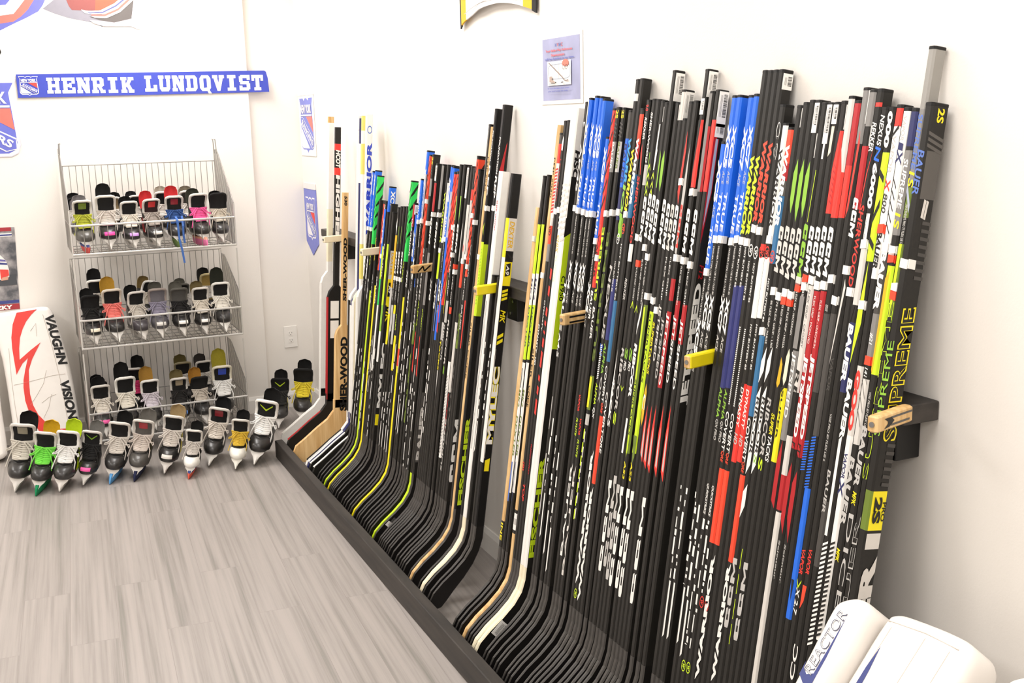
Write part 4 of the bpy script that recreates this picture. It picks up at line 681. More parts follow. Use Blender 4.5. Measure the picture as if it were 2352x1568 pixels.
for i in range(1, len(GOAL)):
    GOAL[i]['y'] = min(GOAL[i]['y'], GOAL[i-1]['y']-.031)
def make_goalie(g):
    y, zt, xb, k = g['y'], g['zt'], g['xb'], g['k']
    root = thing('goalie_stick', g['label'], 'goalie stick', (xb, y, 0))
    d = np.array([k, 0, 1.0]); d /= np.linalg.norm(d); ey = np.array([0, 1., 0]); ex = np.cross(ey, d)
    A = lambda z: np.array([k*(z-.28), 0, z])
    off = np.array([xb, y, 0])
    zs = np.linspace(.1, 2, 300); vv = np.array([PROJ(A(z)+off)[1] for z in zs]); Z = lambda v: float(np.interp(-v, -vv, zs))
    zp = Z(g['vp']); H, T = g['w']/2, g['th']/2; PW = .045
    def sec(hw, th, c=.0045): return [(-hw, -th+c), (-hw+c, -th), (hw-c, -th), (hw, -th+c), (hw, th-c), (hw-c, th), (-hw+c, th), (-hw, th-c)]
    def ring(z, hw, th): return [tuple(A(z)+ex*a+ey*o) for a, o in sec(hw, th)]
    bands = [i for i in g['items'] if i[0] == 'b']
    cuts = sorted({zp, zt} | {max(zp, min(zt, Z(v))) for i in bands for v in (i[1], i[2])})
    mb = MB()
    for z0, z1 in zip(cuts, cuts[1:]):
        zm = (z0+z1)/2; c = next((i[3] for i in reversed(bands) if Z(i[2]) <= zm <= Z(i[1])), g['cs'])
        mb.loft([ring(z0, H, T), ring(z1, H, T)], ck(c), (z0 == cuts[0], z1 == zt))
    lay = 1
    for i in g['items']:
        if i[0] == 't':
            _, v0, v1, tx, c, f, dr, h = i; z0, z1 = Z(v0), Z(v1)
            O = A(z0 if dr == 'd' else z1)-ey*(T+.0003*lay); dd = -d if dr == 'd' else d; up = ex if dr == 'd' else -ex
            text3(mb, tx, O, dd, up, z0-z1, 2*H*h, ck(c), .2, .05); lay += 1
        if i[0] == 'pp2': mb.poly([tuple(A(Z(v))-ey*(T+.0003)+ex*(H*.95*q)) for v, q in ((i[1], .1), (i[1], 1), (i[2], -.6), (i[2], -.9))], ck(i[3]))
        if i[0] == 'rg':
            z = Z(i[1])
            for a in range(16):
                t0, t1 = 2*PI*a/16, 2*PI*(a+1)/16
                mb.poly([tuple(A(z+math.sin(tt)*rr*1.6)-ey*(T+.0003)+ex*(math.cos(tt)*rr)) for tt, rr in ((t0, .011), (t1, .011), (t1, .008), (t0, .008))], ck(i[3]))
    mb.build('shaft', root)
    # paddle
    mb = MB(); zh = g['zh']+.06; m = ck(g['cp'])
    R = [ring(zh-.02, PW, .011), ring(zh, PW, .011), ring(zp-.055, PW, .011), ring(zp-.03, PW*.85, .0112), ring(zp, H+.001, T-.0005)]
    mb.loft(R, m)
    if g['edge']:
        me_ = ck(g['edge'])
        mb.loft([[tuple(A(z)+ex*(a-PW-.0005)+ey*o) for a, o in ((-.0015, -.009), (.004, -.0118), (.004, .0118), (-.0015, .009))] for z in (zh-.01, zp-.057)], me_)
    for i in g['items']:
        if i[0] == 'pp': mb.poly([tuple(A(Z(v))-ey*.0116+ex*q) for v, q in ((i[2], -.030), (i[2], .012), (i[1], .012), (i[1], -.030))], ck(i[3]))
        if i[0] == 'T': text3(mb, i[3], A(Z(i[2]))-ey*.0116, d, -ex, Z(i[1])-Z(i[2]), .036, ck(i[4]), 0, .05)
    mb.build('paddle', root)
    mb = MB(); m = ck(g['cb'])
    # blade: heel (wide) down to the toe by the kerb
    P = np.array([(A(zh)[0]-.002, zh+.02), (A(zh)[0]-.006, zh-.045), (-.045, zh-.105), (-.105, zh-.150), (-.165, zh-.195), (-.218, zh-.228), (-.240, zh-.242)])
    hw = [.044, .046, .052, .055, .055, .052, .034]; tk = [.011, .011, .010, .009, .0085, .0085, .007]
    rings = []
    for i in range(len(P)):
        dd = P[min(i+1, len(P)-1)]-P[max(i-1, 0)]; dd = dd/np.linalg.norm(dd); nn = np.array([dd[1], -dd[0]])
        rings.append([(P[i][0]+nn[0]*a, o, P[i][1]+nn[1]*a) for a, o in sec(hw[i], tk[i], .003)])
    mb.loft(rings, m)
    if g['edge']:
        mb.loft([[(P[i][0]-0+nn_*0+x_, o, P[i][1]+z_) for x_, z_, o in q_] for i, nn_, q_ in ((j, 0, [(-hw[j]*.62-.001, hw[j]*.80, o) for o in (-.006, .006)]+[(-hw[j]*.62+.004, hw[j]*.80-.004, o) for o in (.0075, -.0075)]) for j in (2, 3, 4, 5))], ck(g['edge']))
    mb.build('blade', root)
for g in GOAL: make_goalie(g)
for q in relaxed+NEAR: make_stick(q)
# ---------------------------------------------------------------- wire baskets
WIRE = ink('#a3a19d', .3, .85, 0, .05, 30, name='zinc_wire')
BAR = ink('#dcdad6', .3, .55, 0, .05, 30, name='zinc_bar_sheen')  # thick bars: their bright reflection is put into a paler colour than the wire
WX0, WX1, WY0, WY1 = .268, 1.056, 5.81, 6.285
WZ = (.095, .572, 1.04)
def basket(z, label, top=False):
    r = thing('wire_basket', label, 'basket', ((WX0+WX1)/2, (WY0+WY1)/2, z), group='tiers of the stacked wire baskets')
    cx, cy = (WX0+WX1)/2, (WY0+WY1)/2
    L = lambda x, y, h: (x-cx, y-cy, h)
    def part(name, segs):
        q = MB()
        for a, rad in segs: q.tube(a, rad, BAR if rad > .0035 else WIRE, 6)
        q.build(name, r)
    hb = .42 if top else .405
    nb = 24
    part('back_panel', [([L(WX0+.012+i*(WX1-WX0-.024)/nb, WY1, 0), L(WX0+.012+i*(WX1-WX0-.024)/nb, WY1, hb)], .0017) for i in range(nb+1)] +
         [([L(WX0, WY1-.003, h), L(WX1, WY1-.003, h)], .0022) for h in (.002, .14, hb)])
    part('front_fence', [([L(WX0+.02+i*(WX1-WX0-.04)/20, WY0, .004), L(WX0+.02+i*(WX1-WX0-.04)/20, WY0, .145)], .0021) for i in range(21)] +
         [([L(WX0, WY0-.003, .145), L(WX1, WY0-.003, .145)], .0052), ([L(WX0, WY0-.003, .004), L(WX1, WY0-.003, .004)], .0052)])
    part('floor_grid', [([L(WX0+.02+i*(WX1-WX0-.04)/20, WY0, 0), L(WX0+.02+i*(WX1-WX0-.04)/20, WY1, 0)], .0016) for i in range(21)] +
         [([L(WX0, WY0+.06+i*.1, -.0025), L(WX1, WY0+.06+i*.1, -.0025)], .0022) for i in range(4)])
    ht = .50 if top else .40
    prof = lambda y: ht-.02-(ht-.02-.22)*min(1, max(0, (WY1-.10-y)/(WY1-.10-WY0)))
    for x in (WX0, WX1):
        sg = 1 if x > cx else -1
        segs = []
        for i in range(17):
            y = WY0+.006+i*(WY1-WY0-.012)/16; segs.append(([L(x, y, .004), L(x, y, prof(y))], .0019))
        segs += [([L(x, y, prof(y)) for y in np.linspace(WY0, WY1, 12)], .0024), ([L(x, WY0, .004), L(x, WY1, .004)], .003), ([L(x, WY0, -.0), L(x, WY0, prof(WY0))], .0042), ([L(x, WY1, 0), L(x, WY1, prof(WY1)+(.02 if not top else .03))], .0038)]
        segs += [([L(x, WY0, .145), L(x, WY1, .145)], .0022)]
        if top:
            for y in (WY1-.02, WY1-.09): segs.append(([L(x, y, prof(y)-.02), L(x-sg*.004, y, .535), L(x-sg*.010, y, .535)], .0026))
        if not top:
            segs.append(([L(x, WY0+.004, prof(WY0)), L(x, WY0+.004, .455)], .0036))
        part('side_panel', segs)
    if z < .2:
        for x in (WX0+.01, WX1-.01):
            for y in (WY0+.01, WY1-.02):
                q = MB(); q.tube([L(x, y, 0), L(x, y, -.11)], .006, WIRE, 8); q.build('leg', r)
basket(WZ[0], 'bottom tier of the stacked wire baskets, standing on the floor')
basket(WZ[1], 'middle tier of the stacked wire baskets by the back wall, filled with dark skates')
basket(WZ[2], 'top tier of the stacked wire baskets, open above, with a pink-laced skate at its right', True)
# ---------------------------------------------------------------- ice skates
BL = [ # height, front, back, half width, squareness
 (.074, .122, -.112, .036), (.080, .132, -.120, .043), (.094, .138, -.125, .0465), (.112, .134, -.124, .0465), (.126, .118, -.121, .0445), (.140, .092, -.118, .0420), (.158, .066, -.115, .0385),
 (.180, .046, -.112, .0350), (.205, .031, -.109, .0340), (.230, .022, -.106, .0355), (.252, .016, -.103, .0385)]
def bslice(z):
    Zs = [q[0] for q in BL]
    return [float(np.interp(z, Zs, [q[k] for q in BL])) for k in (1, 2, 3)]
def outline(z, n=22, off=0.0, amin=None, inset=0):
    f, bk, hw = bslice(z); mid = (f+bk)/2; ha = (f-bk)/2+off-inset; hw = hw*1.16+off-inset; R = []
    for i in range(n):
        th = 2*PI*i/n; c, s_ = math.cos(th), math.sin(th)
        e = .82
        x = hw*math.copysign(abs(c)**e, c); a = mid+ha*math.copysign(abs(s_)**e, s_)
        # narrower waist and heel
        k = 1-.12*math.exp(-((a+.03)/.05)**2) if z < .14 else 1
        if a < -.06 and z < .14: k *= .90
        if amin is not None: a = max(a, amin)
        R.append((x*k, -a, z))
    return R
_SK = {}
def mesh_part(key, fn):
    if key not in _SK:
        mb = MB(); fn(mb, *key[1:]); _SK[key] = mb.build(key[0], mesh=True)
    return _SK[key]
FELT = lambda c: ink(C.get(c, c), .9, 0, 0, .12, 90, .3)
PLA = lambda c: ink(C.get(c, c), .35, 0, .2, .05, 30)
def p_boot(mb, c):
    m = ink(C.get(c, c), .5, 0, .1, .15, 60)
    mb.loft([outline(q[0]) for q in BL], m, (True, False))
    top = BL[-1][0]
    mb.loft([outline(top), outline(top+.004, inset=.003), outline(top, inset=.008), outline(.19, inset=.009), outline(.15, inset=.012)], ink('#121111', .8), (False, True))
    for sx in (-1, 1):   # eyelet strip and side stripe
        for i in range(7):
            z = .142+i*.015; f, bk, hw = bslice(z); a = f-.022
            mb.tube([(sx*(hw*.93), -a, z), (sx*(hw*.93+.003), -a-.002, z+.001)], .0032, ink('#8d8d8d', .3, .8), 7)
def p_stripe(mb, c):
    m = PLA(c)
    for sx in (-1, 1):
        pts = []
        for z, a in ((.105, .045), (.13, .015), (.165, -.02), (.20, -.045), (.20, -.075), (.15, -.055), (.11, -.005)):
            f, bk, hw = bslice(z); pts.append((sx*(hw*1.145+.0012), -a, z))
        mb.poly(pts, m)
def p_toe(mb, c):
    m = ink(C.get(c, c), .38, 0, .35, .1, 40)
    zs = (.075, .082, .095, .110, .122, .132, .139); rr = [outline(z, 26, .0025 if z < .125 else .0018, amin=.066) for z in zs]
    mb.loft(rr, m, (True, True))
def t_path():
    return [(.088, .141), (.070, .154), (.053, .172), (.041, .192), (.031, .214), (.026, .238), (.027, .262), (.036, .288), (.050, .310), (.060, .320)]
TW = [.026, .031, .035, .038, .042, .049, .048, .051, .050, .040]
def tsurf(s_, u, off=0.0, tall=1.0):
    P = t_path(); n = len(P)-1; i = min(int(s_*n), n-1); f = s_*n-i
    a = P[i][0]*(1-f)+P[i+1][0]*f; z = P[i][1]*(1-f)+P[i+1][1]*f; w = TW[i]*(1-f)+TW[i+1]*f
    da, dz = P[i+1][0]-P[i][0], P[i+1][1]-P[i][1]; L = math.hypot(da, dz)
    na, nz = dz/L, -da/L
    bend = .016*u*u*(1 if s_ < .7 else 1-(s_-.7)*2)
    if z > .25: z = .25+(z-.25)*tall
    return (u*w, -(a+na*off-bend), z+nz*off)
def p_tongue(mb, c, tall):
    m = FELT(c); us = np.linspace(-1, 1, 9); ss = np.linspace(0, 1, 16)
    F_ = [[tsurf(s_, u, .0045, tall) for u in us] for s_ in ss]; B_ = [[tsurf(s_, u, -.0045, tall) for u in us] for s_ in ss]
    rings = [f+list(reversed(bb)) for f, bb in zip(F_, B_)]
    mb.loft(rings, m)
def p_rim(mb, c, tall):
    m = FELT(c); pts = [tsurf(s_, -1.0, .002, tall) for s_ in np.linspace(.52, .93, 8)]+[tsurf(1.0, u, .002, tall) for u in np.linspace(-.75, .75, 7)]+[tsurf(s_, 1.0, .002, tall) for s_ in np.linspace(.93, .52, 8)]
    mb.tube(pts, .0082, m, 8)
def p_badge(mb, c, tall):
    m = PLA(c)
    if c in ('g', 'f'):
        for u0 in (-1, 1): mb.poly([tsurf(.80, u0*.62, .0056, tall), tsurf(.66, 0, .0056, tall), tsurf(.71, 0, .0056, tall), tsurf(.83, u0*.62, .0056, tall)], m)
    else:
        us = np.linspace(-.45, .45, 7); ss = np.linspace(.70, .88, 5)
        for u0, u1 in zip(us, us[1:]):
            for s0, s1 in zip(ss, ss[1:]): mb.poly([tsurf(s0, u0, .0058, tall), tsurf(s0, u1, .0058, tall), tsurf(s1, u1, .0058, tall), tsurf(s1, u0, .0058, tall)], m)
def p_lace(mb, c, style):
    m = ink(C.get(c, c), .85, 0, 0, .2, 120, .2); r = .0044
    for i in range(9):
        s_ = .06+i*.0545; e = 1.16
        for a, bb, o in ((-1, 1, 0), (1, -1, .0035)):
            pts = [tsurf(s_+(.028 if k > 2.5 else 0)*(k/5), a+(bb-a)*k/5*1.0, .0085+o+(.0015 if k in (2, 3) else -.001 if k in (0, 5) else 0)) for k in range(6)]
            pts = [(x*e, y, z) for x, y, z in pts]; mb.tube(pts, r, m, 5)
    r_ = random.Random(style)
    if style:
        for sx in (-1, 1):
            x0, y0, z0 = tsurf(.52, sx*.2, .012); lp = []
            for k in range(9):
                q = k/8; lp.append((x0+sx*(.045*math.sin(PI*q)+.012), y0-.008-.010*math.sin(PI*q), z0-.055*math.sin(PI*q*.9)*(.6+.4*r_.random())))
            mb.tube(lp, .0032, m, 5)
            mb.tube([(x0, y0-.006, z0), (x0+sx*.026, y0-.020, z0-.03), (x0+sx*.042, y0-.024, z0-.075), (x0+sx*.046+r_.uniform(-.008, .008), y0-.03, z0-.12)], .003, m, 5)
def p_guard(mb, c, tall):
    m = FELT(c); R = []
    for h, w, a in ((.215, .030, -.099), (.245, .037, -.104), (.27, .041, -.108), (.30, .043, -.110), (.325, .042, -.108), (.343, .033, -.104), (.35, .012, -.101)):
        h = .245+(h-.245)*tall if h > .245 else h; pr = []
        for u in np.linspace(-1, 1, 9): pr.append((u*w, -(a+.020*u*u), h))
        for u in np.linspace(1, -1, 9): pr.append((u*w*.98, -(a+.007+.018*u*u), h))
        R.append(pr)
    mb.loft(R, m)
def p_holder(mb, c):
    m = PLA(c)
    def q(z, a0, a1, w): return [(-w, -a1+.006, z), (-w*.4, -a1, z), (w*.4, -a1, z), (w, -a1+.006, z), (w, -a0-.004, z), (w*.5, -a0, z), (-w*.5, -a0, z), (-w, -a0-.004, z)]
    mb.loft([q(.020, .02, .150, .004), q(.034, .025, .148, .007), (q(.052, .035, .132, .016)), q(.066, .03, .122, .030), q(.076, .02, .120, .034)], m)
    mb.loft([q(.020, -.130, -.02, .004), q(.034, -.128, -.03, .007), q(.052, -.122, -.045, .015), q(.066, -.118, -.04, .028), q(.076, -.116, -.03, .032)], m)
    mb.loft([q(.020, -.06, .06, .004), q(.036, -.06, .06, .006)], m)
def p_runner(mb):
    m = ink('#c9c9c8', .22, .95)
    pts = [(-.132, .024), (-.130, .012), (-.112, .003), (-.06, .0005), (0, 0), (.07, .0005), (.118, .003), (.140, .012), (.150, .026)]
    mb.prism([(-a, z) for a, z in pts], -.0015, .0015, m, lambda a, z, o: (o, a, z))
def p_cover(mb, c, c2):
    m = ink(C.get(c, c), .9, 0, 0, .15, 50, .5); m2 = ink(C.get(c2, c2), .9, 0, 0, .15, 50, .5)
    def q(z, k, w, a1=.160, a0=-.135): return [(w*math.cos(t_)*(1 if abs(math.sin(t_)) < .9 else .8), -((a1+a0)/2+(a1-a0)/2*math.sin(t_)*k), z) for t_ in np.linspace(0, 2*PI, 14, endpoint=False)]
    R = [q(-.001, .94, .005), q(.006, 1.0, .013), q(.024, 1.0, .020), q(.042, .95, .024), q(.056, .86, .030)]
    mb.loft(R[:4], m, (True, False)); mb.loft(R[3:], m2, (False, True))
def p_tape(mb, c):
    m = ink(C.get(c, c), .6); P = []
    for z in (.099, .109, .119):
        o = outline(z, 44, .0042, amin=.066); P.append([o[i] for i in range(27, 40) if True] if False else [q for q in o if q[1] < -.10 and abs(q[0]) < .031])
    n = min(len(x) for x in P); P = [sorted(x)[:n] for x in P]
    for a, bb in zip(P, P[1:]):
        for i in range(n-1): mb.poly([a[i], a[i+1], bb[i+1], bb[i]], m)
def skate(label, pos, yaw=0, s_=.82, pitch=0, roll=0, boot='k', toe='#2a2827', lace='z', tongue='K', rim='z', guard='K', holder='z', badge=None, cover=None, tape=None, tall=1.0, gt=1.0, bow=1, stripe=None, group=None):
    r = thing('ice_skate', label, 'skate', pos, (math.radians(pitch), math.radians(roll), math.radians(yaw)), group, s_)
    add = lambda nm, key, fn: link(nm, mesh_part(key, fn), r)
    add('boot', ('boot', boot), p_boot); add('toe_cap', ('toe_cap', toe), p_toe)
    add('tongue', ('tongue', tongue, tall), p_tongue); add('laces', ('laces', lace, bow), p_lace)
    if rim: add('tongue_rim', ('tongue_rim', rim, tall), p_rim)
    add('tendon_guard', ('tendon_guard', guard, gt), p_guard); add('blade_holder', ('blade_holder', holder), p_holder); add('steel_runner', ('steel_runner',), p_runner)
    if badge: add('badge', ('badge', badge, tall), p_badge)
    if stripe: add('side_stripe', ('side_stripe', stripe), p_stripe)
    if cover: add('blade_cover', ('blade_cover', cover[0], cover[-1]), p_cover)
    if tape: add('name_tape', ('name_tape', tape), p_tape)
    return r
def fl_pos(u, v, yaw, s_, z=0.0):
    v += 5
    pt = PX(u, v, 2, z+.004); a = math.radians(yaw); k = .150*s_
    return (float(pt[0]-math.sin(a)*k), float(pt[1]+math.cos(a)*k), z+.0002)
S1 = .97
def fs(label, u, v, yaw, s_=S1, z=0.0, **k): return skate(label, fl_pos(u, v, yaw, s_, z), yaw, s_, **k)
fs('black skate with grubby white laces and a tan tongue patch, leftmost in the floor row', 33, 1131, -14, 0.98, lace='#cfc9bd', badge='#8d8673', guard='K', roll=8)
fs('black skate with bright green laces and a dark green blade cover', 82, 1133, -17, 0.88, lace='#7be04f', guard='m', cover=('#0f8a55',), stripe='z', roll=9)
fs('black skate with clean white laces and a lime tendon guard', 135, 1130, -17, 0.88, lace='w', guard='g', rim='w', stripe='g', roll=9)
fs('all-black skate with black laces and pink tape on its toe', 190, 1114, -18, 0.80, lace='#1a1919', badge='f', guard='c', tape='p', roll=10)
fs('black skate with grey-white laces and a sky blue blade cover', 252, 1106, -18, 0.88, lace='#d5cec5', guard='K', cover=('#5fa2dd',), roll=10)
fs('grey-toed skate with pale laces and a navy blade cover', 308, 1100, -18, 0.88, lace='#d3c8bf', toe='#4b4844', guard='#77736d', tongue='h', badge='#a8323a', cover=('#1c2144',), holder='z', roll=10)
fs('skate tipped on its side with a yellow label, white holder facing out', 376, 1088, -18, 0.88, lace='#d9d1c8', guard='#b89d70', badge=None, tape='z', stripe='y', roll=11)
fs('small skate with a white toe shell and an orange and blue blade cover', 433, 1094, -18, 0.70, lace='#cfc8c0', toe='#f2efe8', guard='K', cover=('#e2604a', '#3c4a8a'), roll=8)
fs('black skate with a dark red tongue patch and white holder on the floor', 478, 1070, -20, 0.90, lace='#dcd3c8', badge='#8e1f2b', guard='K', holder='w', roll=12)
fs('skate with gold laces and a white plastic toe shell', 540, 1077, -18, 0.76, lace='#d9b53c', toe='#efece2', rim='z', guard='K', holder='#f2efe4', roll=8)
fs('large black skate with bright white laces and a lime chevron, by the kerb end', 582, 1068, -24, 1.00, lace='w', badge='g', guard='K', rim='w', holder='w', roll=12)
fs('black skate with a lime-marked tongue behind the large white-laced one', 640, 983, -16, 0.86, lace='#2a2926', badge='g', rim='K', guard='K', stripe='y', roll=4)
fs('black skate with bright yellow laces against the wall in the corner', 692, 970, -18, 0.94, lace='#e6d23a', rim='K', guard='K', tongue='K', stripe='z', roll=4)
# skates standing in the baskets
def bx(u, v, tier, row): return float(PX(u, v, 1, 5.88 if row == 0 else 6.06)[0])
def bs(label, u, tier, row, yaw=0, s_=0.88, lift=0, dy=0, **k):
    v = (560, 765, 960)[tier]; z = (WZ[2], WZ[1], WZ[0])[tier]+.003+lift
    s_ *= .92 if row else (.955, .92, .94)[tier]
    if row == 0: y = WY0+.012+.150*s_+dy
    else: y = WY1-.014-.128*s_+dy
    x = bx(u, v, tier, row)
    return skate(label, (x, y, z), yaw, s_, **k)
T1 = [
 ('lime-laced skate with a red and blue patterned blade cover, top basket', 197, 0, 4, dict(s_=0.84, lace='#b5b93c', toe='#57544f', badge='i', cover=('#c04c46', '#3f4478'), guard='#8b8789')),
 ('skate with grey laces, bright pink toe tape and a tall black guard, top basket', 253, 0, 0, dict(s_=0.90, lace='#d6cdc4', tape='#f04aa0', guard='K', gt=1.35)),
 ('small skate with cream laces and a lilac toe sticker, top basket', 304, 0, 6, dict(s_=0.79, lace='#e4ddd0', tape='#cf9be6', guard='K')),
 ('skate with red guard and red-trimmed tongue turned sideways, top basket', 355, 0, 10, dict(s_=0.81, lace='#b3a8a0', tongue='#2a1414', badge='#c33030', guard='#d93236', tape='z', gt=1.2, stripe='#b02a30')),
 ('skate with blue laces and a blue ribbon end hanging over the basket edge', 410, 0, 0, dict(s_=0.84, lace='#33548f', badge='#8e1f2b', guard='#d93236', cover=('#6f8a4a',), gt=1.3, ribbon=1)),
 ('skate with hot pink laces and a pink blade cover in the top basket', 464, 0, 8, dict(s_=0.86, lace='#f0609f', cover=('#f07fb0', '#f3a58c'), guard='#3a3a30')),
 ('cream-laced skate with a broad black tongue, right end of the top basket', 511, 0, 0, dict(s_=0.81, lace='#cdc3b4', rim='K', guard='K', tall=1.25)),
 ('grey boot with a black top edge at the back left of the top basket', 186, 1, 6, dict(s_=0.81, boot='#8c888b', tongue='#8b878c', rim='K', guard='K', lift=.02)),
 ('black guard and tan lining of a skate behind the pink-taped one', 274, 1, -10, dict(s_=0.79, guard='K', rim='z', tongue='#9a8766', lift=.02)),
 ('narrow dark skate with white collar behind the red-guarded one', 324, 1, 12, dict(s_=0.75, guard='#1d1d20', lift=.035)),
 ('skate with a wide cream guard at the back of the top basket', 388, 1, 0, dict(s_=0.81, guard='#cfc4b4', gt=1.05, lift=.03)),
 ('skate with a brown-grey guard and white rim, back right of the top basket', 446, 1, 0, dict(s_=0.84, guard='#938874', tongue='#3a3833', lift=.02))]
T2 = [
 ('black skate with black laces and cream toe tag, left end of the middle basket', 214, 0, 6, dict(s_=0.86, lace='#1c1b1a', tape='#efe6cf', rim='K', guard='K', boot='#2d2c2b')),
 ('skate with coral pink laces and a gold guard, middle basket', 265, 0, 6, dict(s_=0.93, lace='#ee8077', guard='#c99a35', badge=None, holder='w', gt=1.3, rim='#d8cdbd')),
 ('dark-toed skate with pale grey side panel, middle basket', 320, 0, 12, dict(s_=0.86, lace='#cbc4ba', toe='#464145', boot='#77736e', guard='K', stripe='z')),
 ('all-grey skate with lavender laces, centre of the middle basket', 371, 0, 0, dict(s_=0.88, boot='#56545a', toe='#5a575b', lace='#8f8a9c', tongue='#6d6a70', rim='#9b8f88', guard='#5b5850', tape='z')),
 ('black skate with black laces, grey tongue and square white toe tag, middle basket', 420, 0, 2, dict(s_=0.86, lace='#211f1f', tongue='#4c4a47', rim='#5b5852', guard='#6b685f', tape='w')),
 ('white-laced skate with a slanted white toe tag, second from right in the middle basket', 469, 0, 3, dict(s_=0.84, lace='#ddd5c8', tape='w', guard='#7c6c46')),
 ('white-laced skate with a tall lime-threaded black guard, right in the middle basket', 517, 0, 0, dict(s_=0.90, lace='#e9e4da', rim='w', guard='#23261c', gt=1.5, holder='w')),
 ('white-rimmed skate with a high black guard, back left of the middle basket', 233, 1, 0, dict(s_=0.88, guard='K', gt=1.3, rim='w', lift=.04)),
 ('skate tilted over with cream laces behind the centre of the middle basket', 334, 1, 20, dict(s_=0.79, lace='#d7cdbd', guard='#8a7342', rim='w', lift=.04, roll=14)),
 ('skate with a grey-green guard behind the square-tagged one, middle basket', 432, 1, 0, dict(s_=0.75, guard='#6d6b61', rim='#5c5a53', lift=.02)),
 ('skate with a gold lining behind the lime-threaded one, middle basket', 492, 1, 8, dict(s_=0.84, guard='#1c1b19', tongue='#a08648', rim='#c9b98c', lift=.04))]
T3 = [
 ('white-laced skate with pink toe tape, left end of the bottom basket', 238, 0, 2, dict(s_=0.88, lace='#e6dfd4', tape='p', guard='K')),
 ('tall white-laced skate with a long black tongue, bottom basket', 296, 0, 4, dict(s_=0.95, lace='#e9e3d6', tongue='K', guard='K', gt=1.4, tall=1.1, rim='w')),
 ('skate with lilac-white laces and an ochre guard, bottom basket', 352, 0, 4, dict(s_=0.88, lace='#d8d0d8', guard='#b98c3c', gt=1.3, rim='w')),
 ('black-laced skate with light blue toe tape and tan tongue patch, bottom basket', 420, 0, 0, dict(s_=0.86, lace='#262423', badge='#a3947a', tape='#5f8fdc', guard='#7d6f47')),
 ('grey-laced skate with an orange-gold guard, second from right in the bottom basket', 466, 0, 6, dict(s_=0.84, lace='#c9c0b4', guard='#b57f2e', rim='K', gt=1.1)),
 ('tall skate with an olive-yellow guard and blue tongue badge, bottom basket', 522, 0, -2, dict(s_=0.97, lace='w', guard='#a59a2e', gt=1.5, badge='#2b47b5', rim='#e3ddc8', tall=1.05)),
 ('dark skate half hidden at the back left of the bottom basket', 236, 1, 4, dict(s_=0.79, guard='K', rim='K', lace='#8b857b')),
 ('black skate with a hot pink edge behind the tall white-laced one', 326, 1, -14, dict(s_=0.88, guard='K', lace='#e6437f', stripe='#e6437f', lift=.03, gt=1.3)),
 ('skate with an olive guard and dark collar behind the black-laced one', 434, 1, 0, dict(s_=0.86, guard='#6e6337', rim='#8d8468', lift=.04)),
 ('skate with a dark grey guard behind the orange-gold one', 482, 1, 4, dict(s_=0.84, guard='#3d3936', rim='z', lift=.04))]
for tier, L in enumerate((T1, T2, T3)):
    for label, u, row, yaw, k in L:
        k = dict(k); rb = k.pop('ribbon', 0)
        o = bs(label, u, tier, row, yaw, **k)
        if rb:
            q = MB(); m = ink('#3f68b0', .8)
            for x0, pts in ((-.01, [(-.01, -.13, .20), (-.012, -.158, .194), (-.011, -.172, .191), (-.009, -.183, .178), (-.006, -.186, .06), (.006, -.186, -.01), (.014, -.186, -.09)]), (.03, [(.03, -.11, .20), (.028, -.145, .14), (.026, -.15, .08), (.030, -.15, .03)])):
                for a, bb in zip(pts, pts[1:]): q.poly([(a[0]-.007, a[1], a[2]), (a[0]+.007, a[1], a[2]), (bb[0]+.006, bb[1], bb[2]), (bb[0]-.006, bb[1], bb[2])], m)
            q.build('loose_lace', o)
